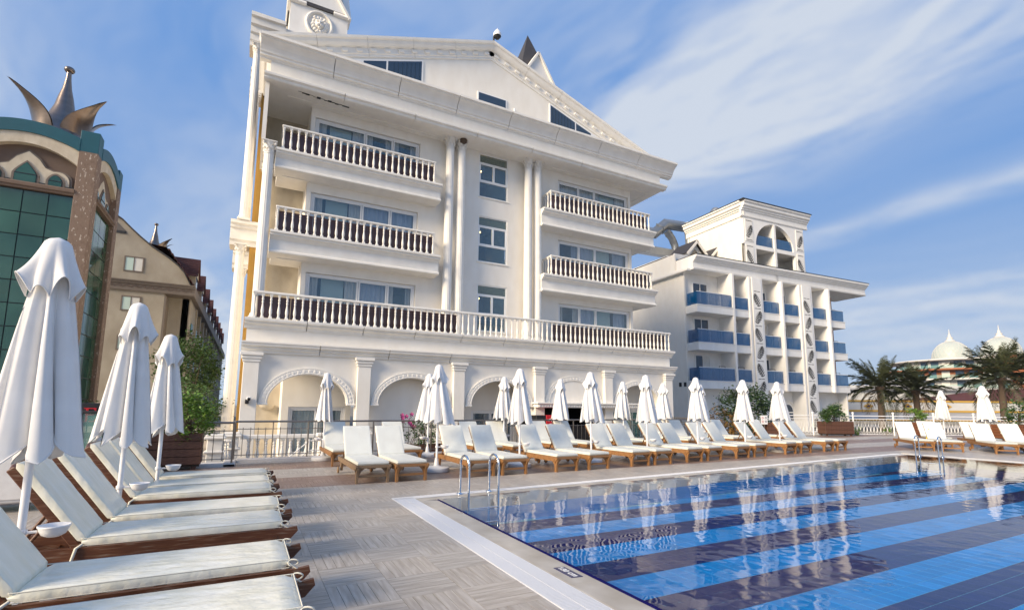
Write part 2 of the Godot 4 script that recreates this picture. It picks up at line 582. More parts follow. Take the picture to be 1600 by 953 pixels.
func deck() -> void:
	var d := setting("pool_deck")
	part(d, "slab", flat(PackedVector2Array([Vector2(-14, 8), Vector2(-14, -15.7), Vector2(2.26, -15.7), Vector2(2.26, 8)]), -0.6, -0.007), M.grout)
	part(d, "slab", flat(PackedVector2Array([Vector2(2.26, far_edge(2.26) - 0.36), Vector2(2.26, -15.7), Vector2(18.9, -15.7), Vector2(18.9, -24.0), Vector2(20.5, -24.6), Vector2(46, -11.4), Vector2(46, -10), Vector2(21.0, far_edge(20.6) - 0.36)]), -0.6, -0.007), M.grout)
	part(d, "slab", flat(PackedVector2Array([Vector2(21.0, far_edge(20.6) - 0.36), Vector2(46, -10), Vector2(46, 8), Vector2(21.0, 8)]), -0.6, -0.007), M.grout)
	part(d, "slab", flat(PackedVector2Array([Vector2(2.26, 4.2), Vector2(21.0, 4.2), Vector2(21.0, 8), Vector2(2.26, 8)]), -0.6, -0.007), M.grout)
	# kerb under the railing
	part(d, "kerb", bx(Vector3(-0.15, -0.5, -15.72), Vector3(18.95, 0.07, -15.38), 0.015), M.curb)
	part(d, "kerb", bx(Vector3(-1.3, -0.5, -14.72), Vector3(-0.15, 0.06, -14.42), 0.015), M.curb)
	part(d, "kerb", bx(Vector3(-0.42, -0.5, -15.72), Vector3(-0.153, 0.065, -14.42), 0.015), M.curb)
	# the wood-look tiles: the 300 that show largest one by one, the rest in one part
	var s := 0.51
	var spots := []
	for i in range(-30, 88):
		for j in range(-31, 25):
			var cx := 0.69 + s * (i + 0.5)
			var cz := -8.2 + s * (j + 0.5)
			var zf := far_edge(cx) - 0.36
			if cx > 2.22 and cx < 21.0 and cz - s / 2 > zf - 0.02 and cz < 4.2:
				continue
			if cz < -15.4 and cx < 19.0:
				continue
			if cz < -15.4 and cz < -19.9 + (cx - 28.0) * 0.528 - 1.2:
				continue
			if cx < -0.3 and cz < -14.2:
				continue
			if cx > 45.5 or cx < -12:
				continue
			if not seen(Vector3(cx, 0, cz), 0.35) and (cx > 8.0 or cz > 3.0 or cx < -8):
				continue
			spots.append([Vector2(cx, cz).length() + (0.0 if seen(Vector3(cx, 0, cz)) else 60.0), cx, cz, i, j])
	spots.sort_custom(func(a, b): return a[0] < b[0])
	var vars := []
	for k in 8:
		vars.append([plank_tile(100 + k, false).mesh(), plank_tile(200 + k, true).mesh()])
	var rest := []
	var count := 0
	for q in spots:
		var cx: float = q[1]
		var cz: float = q[2]
		var along_z := posmod(q[3] + q[4], 2) == 1
		var red: bool = posmod(q[4] + 5, 6) >= 4 or posmod(q[4] + 5, 6) == 0
		red = q[4] <= -5 and posmod(-q[4] - 5, 6) < 3
		var zf := far_edge(cx) - 0.36
		var cut: bool = cx > 2.0 and cx < 21.0 and cz + s / 2 > zf and cz < 0.0
		if cut:
			var clip := func(p: Vector3) -> Vector3:
				return Vector3(p.x, p.y, minf(p.z, far_edge(cx + p.x) - 0.362 - cz))
			at_part(d, "deck_tile", plank_tile(300 + q[3], along_z, clip), M.tile_tints[posmod(q[3], 4)], Transform3D(Basis(), Vector3(cx, 0, cz)))
			count += 1
		elif count < 262 and not red:
			at_part(d, "deck_tile", vars[rng.randi() % 8][1 if along_z else 0], M.tile_tints[rng.randi() % 4], Transform3D(Basis(), Vector3(cx, rng.randf_range(-0.001, 0.0005), cz)))
			count += 1
		else:
			rest.append([cx, cz, along_z, red])
	var mm := MultiMesh.new()
	mm.transform_format = MultiMesh.TRANSFORM_3D
	mm.use_colors = true
	mm.mesh = vars[3][0]
	mm.instance_count = rest.size()
	for k in rest.size():
		var r: Array = rest[k]
		var turn := PI * (rng.randi() % 2) + (PI / 2 if r[2] else 0.0)
		mm.set_instance_transform(k, Transform3D(Basis(Vector3.UP, turn), Vector3(r[0], 0, r[1])))
		var b := rng.randf_range(0.9, 1.08)
		mm.set_instance_color(k, Color(0.33 * b, 0.235 * b, 0.20 * b) if r[3] else Color(0.555 * b, 0.52 * b, 0.482 * b))
	var o := MultiMeshInstance3D.new()
	o.name = "far_deck_tiles"
	o.multimesh = mm
	o.material_override = M.tile_all
	o.set_meta("kind", "stuff")
	d.add_child(o, true)

func pool() -> void:
	var p := setting("swimming_pool")
	var depth := -0.52
	var xr := 20.6
	# basin
	part(p, "basin_floor", bx(Vector3(2.2, depth - 0.4, -10.0), Vector3(21.2, depth - 0.006, 4.6)), M.pool_grout)
	part(p, "basin_wall", bx(Vector3(2.62, depth - 0.1, far_edge(2.9) - 0.2), Vector3(2.94, -0.03, 4.0)), M.pool_navy)
	part(p, "basin_wall", bx(Vector3(xr, depth - 0.1, -9.6), Vector3(xr + 0.3, -0.03, 4.0)), M.pool_navy)
	part(p, "basin_wall", bx(Vector3(2.92, depth - 0.1, 3.8), Vector3(xr, -0.03, 4.15)), M.pool_navy)
	part(p, "basin_wall", flat(PackedVector2Array([Vector2(2.922, far_edge(2.922)), Vector2(xr - 0.002, far_edge(xr)), Vector2(xr - 0.002, far_edge(xr) - 0.3), Vector2(2.922, far_edge(2.922) - 0.3)]), depth - 0.1, -0.03), M.pool_blue)
	# floor tiles in bands of navy and blue
	var s := 0.2115
	var tile := bx(Vector3(-0.1025, -0.02, -0.1025), Vector3(0.1025, 0, 0.1025), 0.006).mesh()
	var spots := []
	for i in 84:
		for j in range(-44, 17):
			var x := 2.95 + s * (i + 0.5)
			var z := -8.15 + s * (j + 37 + 0.5)
			if z < far_edge(x) + 0.05 or x > xr or z > 3.7:
				continue
			var ok := seen(Vector3(x, depth, z), 0.1)
			if not ok and z > 1.0:
				continue
			spots.append([Vector2(x, z).length() + (0.0 if ok else 40.0), x, z, j])
	spots.sort_custom(func(a, b): return a[0] < b[0])
	var mm := MultiMesh.new()
	mm.transform_format = MultiMesh.TRANSFORM_3D
	mm.use_colors = true
	mm.mesh = tile
	mm.instance_count = maxi(0, spots.size() - 298)
	for k in spots.size():
		var q: Array = spots[k]
		var navy := posmod(q[3] + 37, 6) < 3
		var tr := Transform3D(Basis(), Vector3(q[1], depth, q[2]))
		if k < 298:
			at_part(p, "pool_tile", tile, M.pool_navy if navy else M.pool_blue, tr)
		else:
			mm.set_instance_transform(k - 298, tr)
			var b := rng.randf_range(0.85, 1.12)
			mm.set_instance_color(k - 298, Color(0.011 * b, 0.010 * b, 0.095 * b) if navy else Color(0.004 * b, 0.20 * b, 0.55 * b))
	var o := MultiMeshInstance3D.new()
	o.name = "far_pool_tiles"
	o.multimesh = mm
	o.material_override = M.pool_all
	o.set_meta("kind", "stuff")
	p.add_child(o, true)
	# coping stones: a shallow slope from the grating into the water
	for k in 14:
		var z0 := -8.10 + k * 0.86
		var m := mb()
		m.xf = Transform3D(Basis(Vector3(0, 0, -1), Vector3.UP, Vector3(1, 0, 0)), Vector3(0, 0, 0))
		m.xf = Transform3D(Basis(), Vector3(0, 0, z0))
		m.prism(PackedVector2Array([Vector2(2.585, -0.25), Vector2(2.915, -0.25), Vector2(2.915, -0.026), Vector2(2.905, -0.02), Vector2(2.60, -0.003), Vector2(2.585, -0.006)]), 0.0015, 0.8585)
		part(p, "coping_stone", m, M.coping)
	part(p, "waterline_tiles", bx(Vector3(2.917, -0.25, -8.15), Vector3(2.94, -0.014, 4.0)), M.pool_navy)
	for k in 20:
		var x0 := 2.585 + k * 0.9
		var x1 := minf(x0 + 0.897, xr)
		var m := mb()
		var z0a := far_edge(x0)
		var z1a := far_edge(x1)
		m.face([Vector3(x0, -0.004, z0a - 0.14), Vector3(x0, -0.02, z0a), Vector3(x1, -0.02, z1a), Vector3(x1, -0.004, z1a - 0.14)], Vector3(x0, -1, z0a))
		m.face([Vector3(x0, -0.02, z0a), Vector3(x0, -0.25, z0a), Vector3(x1, -0.25, z1a), Vector3(x1, -0.02, z1a)], Vector3(x0, -0.1, z0a - 1))
		part(p, "coping_stone", m, M.coping)
	part(p, "coping_stone", bx(Vector3(xr, -0.3, far_edge(xr) - 0.14), Vector3(xr + 0.3, -0.02, 4.2), 0.01), M.coping)
	part(p, "coping_stone", bx(Vector3(2.6, -0.3, 3.8), Vector3(xr, -0.02, 4.2), 0.01), M.coping)
	# overflow grating panels of thin slats
	part(p, "gutter", bx(Vector3(2.2, -0.3, far_edge(2.2) - 0.36), Vector3(2.585, -0.06, 4.2)), M.grout)
	var gm := mb()
	for k in 22:
		gm.span(Vector3(-0.165, -0.025, 0.0245 * k + 0.004), Vector3(-0.004, 0.002, 0.0245 * k + 0.0215), 0.003)
		gm.span(Vector3(0.004, -0.025, 0.0245 * k + 0.004), Vector3(0.165, 0.002, 0.0245 * k + 0.0215), 0.003)
	gm.span(Vector3(-0.17, -0.03, 0.002), Vector3(-0.166, 0.001, 0.54))
	gm.span(Vector3(0.166, -0.03, 0.002), Vector3(0.17, 0.001, 0.54))
	gm.span(Vector3(-0.0035, -0.03, 0.002), Vector3(0.0035, 0.0025, 0.54))
	var g := gm.mesh()
	for k in 24:
		at_part(p, "grating_panel", g, M.grate, Transform3D(Basis(), Vector3(2.405, 0, -8.43 + 0.541 * k)))
	var a := atan(0.0626)
	for k in 34:
		var x := 2.24 + 0.541 * k
		at_part(p, "grating_panel", g, M.grate, Transform3D(Basis(Vector3.UP, PI / 2 + a) * Basis.from_scale(Vector3(0.6, 1, 1)), Vector3(x, 0, far_edge(x) - 0.25)))
	for k in 22:
		at_part(p, "grating_panel", g, M.grate, Transform3D(Basis(), Vector3(xr + 0.2 + 0.28, -0.012, -9.4 + 0.541 * k)))
	part(p, "gutter", flat(PackedVector2Array([Vector2(2.585, far_edge(2.585) - 0.14), Vector2(xr, far_edge(xr) - 0.14), Vector2(21.0, far_edge(21.0) - 0.36), Vector2(2.585, far_edge(2.585) - 0.36)]), -0.3, -0.06), M.grout)
	# depth marker on the coping
	var tr := Transform3D(Basis(Vector3(0, 0, 1), Vector3(0.998, -0.056, 0), Vector3(0.056, 0.998, 0)).orthonormalized(), Vector3(2.775, -0.0115, -4.1))
	var plate := mb()
	plate.box(Vector3.ZERO, Vector3(0.31, 0.125, 0.006), 0.002)
	var o2 := at_part(p, "depth_marker", plate, M.navy, tr)
	var tm := TextMesh.new()
	tm.text = "130 cm"
	var sf := SystemFont.new()
	sf.font_names = PackedStringArray(["Droid Sans"])
	sf.font_weight = 700
	tm.font = sf
	tm.font_size = 32
	tm.pixel_size = 0.0027
	tm.depth = 0.002
	at_part(o2, "lettering", tm, M.white_metal, Transform3D(Basis(), Vector3(0, 0, 0.0045)))
	# water
	var w := setting("water")
	var wm := mb()
	wm.face([Vector3(2.94, -0.019, far_edge(2.94)), Vector3(2.94, -0.019, 3.85), Vector3(xr, -0.019, 3.85), Vector3(xr, -0.019, far_edge(xr))], Vector3(5, -2, 0))
	part(w, "surface", wm, M.water)

func ladder(label: String, x: float, z: float, toward: float, w: float) -> void:
	var l := thing("pool_ladder", label, "pool ladder", Vector3(x, 0, z), toward, "pool ladders")
	for s in [-1.0, 1.0]:
		var pts := []
		pts.append(Vector3(s * w / 2, -0.05, -0.16))
		for k in 4:
			pts.append(Vector3(s * w / 2, 0.12 + 0.11 * k, -0.16))
		for k in 13:
			var a := PI - PI * k / 12.0
			pts.append(Vector3(s * w / 2, 0.50 + 0.17 * sin(a), 0.01 + 0.17 * cos(a)))
		for k in 6:
			pts.append(Vector3(s * w / 2, 0.36 - 0.2 * k, 0.18))
		part(l, "handrail", mb().tube(pts, 0.0215, 12), M.chrome, true)
		part(l, "flange", mb().lathe([Vector2(0.062, 0.0), Vector2(0.06, 0.012), Vector2(0.03, 0.03), Vector2(0.001, 0.03)], 16, Vector3(s * w / 2, 0, -0.16)), M.chrome, true)
	for k in 3:
		part(l, "step", bx(Vector3(-w / 2, -0.22 - 0.24 * k, 0.14), Vector3(w / 2, -0.19 - 0.24 * k, 0.22), 0.008), M.chrome, true)

# ---------------------------------------------------------------- the white hotel
func cells(x0: float, x1: float, y0: float, y1: float, holes: Array, z: float, reveal: float) -> MB:
	# a wall face at z with rectangular holes (Rect2 in x, y) and reveals that go back by reveal
	var xs := [x0, x1]
	var ys := [y0, y1]
	for h in holes:
		xs.append_array([h.position.x, h.end.x])
		ys.append_array([h.position.y, h.end.y])
	xs.sort()
	ys.sort()
	var m := mb()
	for i in xs.size() - 1:
		for j in ys.size() - 1:
			var a := Vector2(xs[i], ys[j])
			var b := Vector2(xs[i + 1], ys[j + 1])
			if b.x - a.x < 1e-4 or b.y - a.y < 1e-4:
				continue
			var c := (a + b) * 0.5
			if holes.any(func(h): return h.has_point(c)):
				continue
			m.face([Vector3(a.x, a.y, z), Vector3(b.x, a.y, z), Vector3(b.x, b.y, z), Vector3(a.x, b.y, z)])
			m.face([Vector3(a.x, a.y, z - reveal), Vector3(a.x, b.y, z - reveal), Vector3(b.x, b.y, z - reveal), Vector3(b.x, a.y, z - reveal)])
	for h in holes:
		var a: Vector2 = h.position
		var b: Vector2 = h.end
		var cc := Vector3((a.x + b.x) / 2, (a.y + b.y) / 2, z)
		for q in [[a, Vector2(b.x, a.y)], [Vector2(b.x, a.y), b], [b, Vector2(a.x, b.y)], [Vector2(a.x, b.y), a]]:
			var f := [Vector3(q[0].x, q[0].y, z), Vector3(q[1].x, q[1].y, z), Vector3(q[1].x, q[1].y, z - reveal), Vector3(q[0].x, q[0].y, z - reveal)]
			var mid: Vector3 = (f[0] + f[1]) * 0.5
			m.face(f, mid + (mid - cc))
	return m

func curtain(x0: float, x1: float, y0: float, y1: float, z: float, sd: int, fold := 0.13) -> MB:
	var g := RandomNumberGenerator.new()
	g.seed = sd
	var n := maxi(6, int((x1 - x0) / 0.03))
	var ph := g.randf() * TAU
	var rows := []
	for y in [y0, y0 + (y1 - y0) * 0.5, y1]:
		var r := PackedVector3Array()
		for i in n + 1:
			var x: float = lerpf(x0, x1, i / float(n))
			r.append(Vector3(x, y, z + 0.035 * sin(TAU * x / fold + ph) + 0.02 * sin(TAU * x / (fold * 2.7) + ph * 2.0)))
		rows.append(r)
	return mb().grid(rows, false, false)

func ring_frame(x0: float, x1: float, y0: float, y1: float, z: float, w: float, d: float) -> MB:
	var m := mb()
	m.span(Vector3(x0, y0, z - d), Vector3(x0 + w, y1, z), 0.008)
	m.span(Vector3(x1 - w, y0, z - d), Vector3(x1, y1, z), 0.008)
	m.span(Vector3(x0 + w, y0, z - d + 0.002), Vector3(x1 - w, y0 + w, z - 0.002), 0.008)
	m.span(Vector3(x0 + w, y1 - w, z - d + 0.002), Vector3(x1 - w, y1, z - 0.002), 0.008)
	return m

func sash(parent: Node3D, x0: float, x1: float, y0: float, y1: float, z: float, glass: Material, w := 0.06) -> void:
	var f := part(parent, "sash", ring_frame(x0, x1, y0, y1, z, w, 0.05), M.pvc)
	part(f, "pane", bx(Vector3(x0 + w * 0.8, y0 + w * 0.8, z - 0.03), Vector3(x1 - w * 0.8, y1 - w * 0.8, z - 0.022)), glass)

func joined_mould(parent: Node3D, called: String, prof: Array, x0: float, x1: float, zw: float, n: int, m: Material, zs := 0.0) -> void:
	# a run of separate cast lengths with open joints
	var l := (x1 - x0) / n
	for k in n:
		var b := mb()
		b.mould(prof, x0 + l * k + (0.0 if k == 0 else 0.014), x0 + l * (k + 1) - (0.0 if k == n - 1 else 0.014), zw + rng.randf_range(-0.004, 0.004) + zs)
		part(parent, called, b, m)

func baluster_mesh(h: float, r: float) -> ArrayMesh:
	var m := mb()
	m.box(Vector3(0, h * 0.045, 0), Vector3(r * 2.1, h * 0.09, r * 2.1), 0.006)
	m.box(Vector3(0, h * 0.965, 0), Vector3(r * 2.0, h * 0.07, r * 2.0), 0.006)
	var q := [[0.09, 0.80], [0.13, 0.86], [0.15, 0.62], [0.19, 0.72], [0.27, 0.98], [0.36, 0.95], [0.52, 0.62], [0.63, 0.46], [0.66, 0.72], [0.69, 0.72], [0.71, 0.50], [0.75, 0.52], [0.77, 0.80], [0.81, 0.80], [0.83, 0.55], [0.87, 0.6], [0.90, 0.86], [0.93, 0.86]]
	var pr := []
	for k in q:
		pr.append(Vector2(k[1] * r, k[0] * h))
	m.lathe(pr, 10)
	return m.mesh()

func column_mesh(r: float, h: float) -> ArrayMesh:
	# a fluted shaft with base, standing on y = 0
	var rows := []
	var n := 64
	for y in [0.0, 0.02, h * 0.33, h * 0.66, h - 0.02, h]:
		var k: float = 1.0 - 0.14 * pow(clampf(y / h, 0, 1), 1.6)
		var row := PackedVector3Array()
		for j in n:
			var a := TAU * j / n
			var fl := 0.055 * pow(absf(sin(a * 8.0)), 0.8) if y > 0.01 and y < h - 0.01 else 0.055
			var rr := r * k * (0.945 + fl)
			row.append(Vector3(cos(a) * rr, y, -sin(a) * rr))
		rows.append(row)
	var m := mb()
	m.grid(rows, true, false)
	m.lathe([Vector2(r * 1.3, -0.02), Vector2(r * 1.32, 0.05), Vector2(r * 1.15, 0.09), Vector2(r * 1.2, 0.13), Vector2(r * 1.02, 0.17)], 24)
	m.box(Vector3(0, -0.05, 0), Vector3(r * 2.8, 0.1, r * 2.8), 0.01)
	return m.mesh()

func capital_mesh(r: float, h: float) -> ArrayMesh:
	# acanthus-like capital: two rings of outward curling leaves, corner scrolls and an abacus
	var m := mb()
	m.lathe([Vector2(r * 0.98, -0.04), Vector2(r * 1.08, -0.025), Vector2(r * 0.98, 0.0), Vector2(r * 0.95, h * 0.4), Vector2(r * 1.15, h * 0.75), Vector2(r * 1.4, h * 0.9)], 20)
	for ring in 2:
		for k in 8:
			var a := TAU * (k + 0.5 * ring) / 8.0
			var b := Basis(Vector3.UP, a)
			var y0 := h * 0.08 + ring * h * 0.26
			var hh := h * 0.36
			var rows := []
			for i in 6:
				var t := i / 5.0
				var out := r * (1.02 + 0.18 * ring + 0.06 * t + 0.34 * pow(t, 3.0))
				var y := y0 + hh * (t if t < 0.85 else 0.85 - (t - 0.85) * 0.9)
				var w := r * 0.36 * (1.0 - 0.45 * t)
				rows.append(PackedVector3Array([b * Vector3(out - 0.012, y, w), b * Vector3(out + 0.02, y, 0), b * Vector3(out - 0.012, y, -w)]))
			m.grid(rows)
	for k in 4:
		var a := TAU * (k + 0.5) / 4.0
		var b := Basis(Vector3.UP, a)
		m.xf = Transform3D(b, b * Vector3(r * 1.5, h * 0.78, 0))
		m.box(Vector3.ZERO, Vector3(r * 0.5, h * 0.24, r * 0.34), r * 0.12)
	m.xf = Transform3D.IDENTITY
	m.box(Vector3(0, h * 0.95, 0), Vector3(r * 2.9, h * 0.1, r * 2.9), 0.012)
	return m.mesh()

func column(parent: Node3D, x: float, z: float, y0: float, y1: float, r: float) -> void:
	var ch := r * 2.3
	var c := at_part(parent, "column", column_mesh(r, y1 - y0 - ch - 0.1), M.trim, Transform3D(Basis(), parent.position * -1.0 + Vector3(x, y0 + 0.1, z)))
	at_part(c, "capital", capital_mesh(r * 0.9, ch), M.trim, Transform3D(Basis(), Vector3(0, y1 - y0 - ch - 0.1, 0)))

func row_of_balusters(parent: Node3D, mesh: Mesh, x0: float, x1: float, y: float, z: float, n: int, mt: Material) -> void:
	for k in n:
		at_part(parent, "baluster", mesh, mt, Transform3D(Basis(), parent.position * -1.0 + Vector3(lerpf(x0, x1, k / float(n - 1)), y, z)))

func window_bay(h: Node3D, x0: float, x1: float, y0: float, y1: float, z: float, splits: Array, sd: int, style: String) -> void:
	# a wide room window: frame, sliding panes, curtains and the room behind
	var w := part(h, "window", ring_frame(x0, x1, y0, y1, z, 0.09, 0.09), M.pvc)
	var g := RandomNumberGenerator.new()
	g.seed = sd
	var xs := [x0 + 0.085] + splits + [x1 - 0.085]
	for k in xs.size() - 1:
		sash(w, xs[k] + 0.01, xs[k + 1] - 0.01, y0 + 0.08, y1 - 0.08, z - 0.02, M.glass)
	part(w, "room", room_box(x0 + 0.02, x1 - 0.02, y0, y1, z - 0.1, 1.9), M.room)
	for k in xs.size() - 1:
		var a: float = xs[k]
		var b: float = xs[k + 1]
		var wdt: float = b - a
		match style[k]:
			"c":
				part(w, "curtain", curtain(a, b, y0, y1 - 0.06, z - 0.25, sd + k), M.curtain)
			"s":
				part(w, "sheer_curtain", curtain(a, b, y0, y1 - 0.06, z - 0.25, sd + k, 0.21), M.sheer)
			"m":
				part(w, "curtain", curtain(a, a + wdt * 0.2, y0, y1 - 0.06, z - 0.22, sd + k), M.curtain)
				part(w, "blind", bx(Vector3(a + wdt * 0.27, y0, z - 0.36), Vector3(a + wdt * 0.72, y1 - 0.05, z - 0.34)), M.blind)
				part(w, "curtain", curtain(b - wdt * 0.26, b, y0, y1 - 0.06, z - 0.24, sd + k + 5), M.curtain)
			"o":
				part(w, "curtain", curtain(a, a + wdt * 0.28, y0, y1 - 0.06, z - 0.22, sd + k), M.curtain)
				part(w, "curtain", curtain(b - wdt * 0.24, b, y0, y1 - 0.06, z - 0.26, sd + k + 9, 0.17), M.curtain)
			"b":
				part(w, "blind", bx(Vector3(a, y0, z - 0.36), Vector3(a + wdt * 0.55, y1 - 0.05, z - 0.34)), M.blind)
				part(w, "sheer_curtain", curtain(a + wdt * 0.62, b, y0, y1 - 0.06, z - 0.28, sd + k, 0.3), M.sheer)
			"d":
				part(w, "sheer_curtain", curtain(a + wdt * 0.75, b, y0, y1 - 0.06, z - 0.3, sd + k), M.sheer)

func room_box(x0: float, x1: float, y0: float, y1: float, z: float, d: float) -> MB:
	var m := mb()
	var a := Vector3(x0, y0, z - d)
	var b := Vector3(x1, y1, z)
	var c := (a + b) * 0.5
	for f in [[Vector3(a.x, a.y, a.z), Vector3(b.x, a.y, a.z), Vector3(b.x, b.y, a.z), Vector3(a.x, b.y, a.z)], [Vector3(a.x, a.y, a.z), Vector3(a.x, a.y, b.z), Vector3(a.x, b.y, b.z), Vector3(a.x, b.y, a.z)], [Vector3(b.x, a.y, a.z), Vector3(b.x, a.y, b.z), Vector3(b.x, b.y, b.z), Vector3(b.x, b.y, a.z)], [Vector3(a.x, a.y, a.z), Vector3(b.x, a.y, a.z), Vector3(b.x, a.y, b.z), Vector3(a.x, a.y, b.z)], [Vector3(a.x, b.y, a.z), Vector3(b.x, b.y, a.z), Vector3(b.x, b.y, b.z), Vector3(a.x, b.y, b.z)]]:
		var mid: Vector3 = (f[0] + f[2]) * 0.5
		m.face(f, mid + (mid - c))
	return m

func ellipse_arch(cx: float, y: float, rx: float, ry: float, n := 28) -> PackedVector2Array:
	var p := PackedVector2Array()
	for k in n + 1:
		var a := PI - PI * k / n
		p.append(Vector2(cx + rx * cos(a), y + ry * sin(a)))
	return p

func hotel() -> void:
	var h := thing("white_hotel", "large white hotel with gabled pediment, balustraded balconies and arched ground floor", "hotel", Vector3(9.9, -0.45, -20.9))
	var W: Material = M.white
	var pil := [0.05, 3.91, 7.81, 11.75, 15.7, 19.72]
	# --- ground floor
	for k in 6:
		var x: float = pil[k]
		var p := part(h, "pilaster", bx(Vector3(x - 0.25, -0.45, -20.0), Vector3(x + 0.25, 3.0, -19.52), 0.015), W)
		part(p, "capital", mb().span(Vector3(x - 0.28, 3.0, -20.0), Vector3(x + 0.28, 3.1, -19.49), 0.01).span(Vector3(x - 0.32, 3.1, -20.0), Vector3(x + 0.32, 3.22, -19.45), 0.02).span(Vector3(x - 0.36, 3.22, -20.0), Vector3(x + 0.36, 3.33, -19.40), 0.01), M.trim)
	for k in 5:
		var x0: float = pil[k] + 0.248
		var x1: float = pil[k + 1] - 0.248
		var cx := (x0 + x1) / 2
		var ys := 1.58 if k < 3 else (1.62 if k == 4 else 1.72)
		var poly := PackedVector2Array([Vector2(x1, ys), Vector2(x1, 3.34), Vector2(x0, 3.34), Vector2(x0, ys)])
		if k != 3:
			poly.append_array(ellipse_arch(cx, ys, 1.36, 1.05))
		part(h, "arcade_wall", mb().prism(poly, -20.0, -19.68), W)
		# moulded arch band with a leaf chain
		var ring := PackedVector2Array(ellipse_arch(cx, ys, 1.63, 1.28, 36))
		var inner := ellipse_arch(cx, ys, 1.355, 1.045, 36)
		inner.reverse()
		ring.append_array(inner)
		var a := part(h, "archivolt", mb().prism(ring, -19.72, -19.60 if k != 3 else -19.65), M.trim)
		var rim := mb()
		var pts := []
		var pts2 := []
		for q in ellipse_arch(cx, ys, 1.60, 1.25, 36):
			pts.append(Vector3(q.x, q.y, -19.60 if k != 3 else -19.65))
		for q in ellipse_arch(cx, ys, 1.39, 1.08, 36):
			pts2.append(Vector3(q.x, q.y, -19.60 if k != 3 else -19.65))
		rim.tube(pts, 0.012, 6)
		rim.tube(pts2, 0.016, 6)
		for q in 25:
			var an := PI * (q + 0.5) / 25.0
			rim.xf = Transform3D(Basis(Vector3(0, 0, 1), an), Vector3(cx + 1.495 * cos(an), ys + 1.165 * sin(an), -19.60 if k != 3 else -19.65))
			rim.box(Vector3(0, 0.02, 0), Vector3(0.10, 0.085, 0.024), 0.011)
			rim.box(Vector3(0, -0.05, 0), Vector3(0.05, 0.04, 0.02), 0.009)
		part(a, "leaf_chain", rim, M.trim)
		for sx in [-1.0, 1.0]:
			part(a, "bracket", bx(Vector3(cx + sx * 1.5 - 0.17, ys - 0.07, -19.72), Vector3(cx + sx * 1.5 + 0.17, ys, -19.58), 0.015), M.trim)
	# recesses behind the arches
	part(h, "back_wall", bx(Vector3(-0.1, -0.45, -22.7), Vector3(1.2, 3.4, -22.5)), M.cream)
	part(h, "bay_wall", cells(1.2, 3.72, -0.45, 3.4, [Rect2(1.42, -0.4, 2.1, 1.85)], -21.0, 0.12), W)
	part(h, "bay_side", bx(Vector3(1.17, -0.45, -22.5), Vector3(1.2, 3.4, -21.0)), W)
	window_bay(h, 1.42, 3.52, -0.4, 1.45, -21.06, [2.45], 5, "co")
	part(h, "back_wall", bx(Vector3(4.1, -0.45, -20.5), Vector3(7.6, 3.4, -20.25)), W)
	part(h, "bay_wall", cells(8.0, 11.6, -0.45, 3.4, [Rect2(9.0, -0.4, 2.2, 1.75)], -21.0, 0.12), W)
	window_bay(h, 9.0, 11.2, -0.4, 1.35, -21.06, [10.0], 6, "od")
	part(h, "bay_wall", cells(15.9, 19.7, -0.45, 3.4, [Rect2(16.1, -0.4, 3.0, 1.75)], -21.0, 0.12), W)
	var gw := part(h, "window", ring_frame(16.1, 19.1, -0.4, 1.35, -21.03, 0.07, 0.08), M.pvc)
	for k in 3:
		part(gw, "pane", bx(Vector3(16.15 + k * 0.98, -0.35, -21.08), Vector3(17.09 + k * 0.98, 1.3, -21.07)), M.glass_green)
	part(gw, "room", room_box(16.12, 19.08, -0.4, 1.35, -21.15, 2.0), M.room)
	for k in [0, 1, 2, 3, 4]:
		if k == 3:
			continue
		part(h, "soffit", bx(Vector3(pil[k] + 0.25, 3.30, -22.6), Vector3(pil[k + 1] - 0.25, 3.42, -20.0)), W)
	# snack bar opening with its moulded canopy
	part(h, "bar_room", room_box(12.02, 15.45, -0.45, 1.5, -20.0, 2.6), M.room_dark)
	var can := part(h, "canopy", bx(Vector3(11.45, 1.50, -20.0), Vector3(17.3, 1.70, -19.2), 0.02), M.trim)
	part(can, "canopy_edge", bx(Vector3(11.38, 1.66, -20.0), Vector3(17.37, 1.74, -19.12), 0.015), M.trim)
	var lc := mb()
	for k in 40:
		lc.box(Vector3(11.56 + k * 0.144, 1.58, -19.2), Vector3(0.1, 0.09, 0.05), 0.022)
	part(can, "leaf_chain", lc, M.trim)
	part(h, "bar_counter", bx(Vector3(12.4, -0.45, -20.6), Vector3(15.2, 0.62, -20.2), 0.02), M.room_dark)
	# --- entablature under the terrace
	joined_mould(h, "moulding", [Vector2(-0.1, 3.33), Vector2(0.06, 3.33), Vector2(0.08, 3.42), Vector2(0.16, 3.45), Vector2(0.17, 3.53), Vector2(0.28, 3.56), Vector2(0.30, 3.64), Vector2(0.33, 3.66), Vector2(0.33, 3.71), Vector2(-0.1, 3.73)], -0.30, 20.2, -19.68, 8, M.trim)
	part(h, "frieze", bx(Vector3(-0.18, 3.70, -20.2), Vector3(19.96, 4.22, -19.68)), W)
	joined_mould(h, "moulding", [Vector2(-0.1, 4.20), Vector2(0.04, 4.20), Vector2(0.06, 4.27), Vector2(0.10, 4.32), Vector2(0.19, 4.36), Vector2(0.20, 4.42), Vector2(0.29, 4.44), Vector2(0.30, 4.50), Vector2(0.30, 4.54), Vector2(-0.1, 4.545)], -0.27, 20.1, -19.68, 10, M.trim)
	part(h, "terrace_floor", bx(Vector3(-0.15, 4.3, -22.6), Vector3(19.93, 4.535, -19.75)), M.trim)
	var bal := baluster_mesh(0.90, 0.053)
	row_of_balusters(h, bal, 0.0, 19.82, 4.54, -19.56, 76, M.trim)
	part(h, "handrail", bx(Vector3(-0.08, 5.44, -19.64), Vector3(19.92, 5.53, -19.48), 0.02), M.trim)
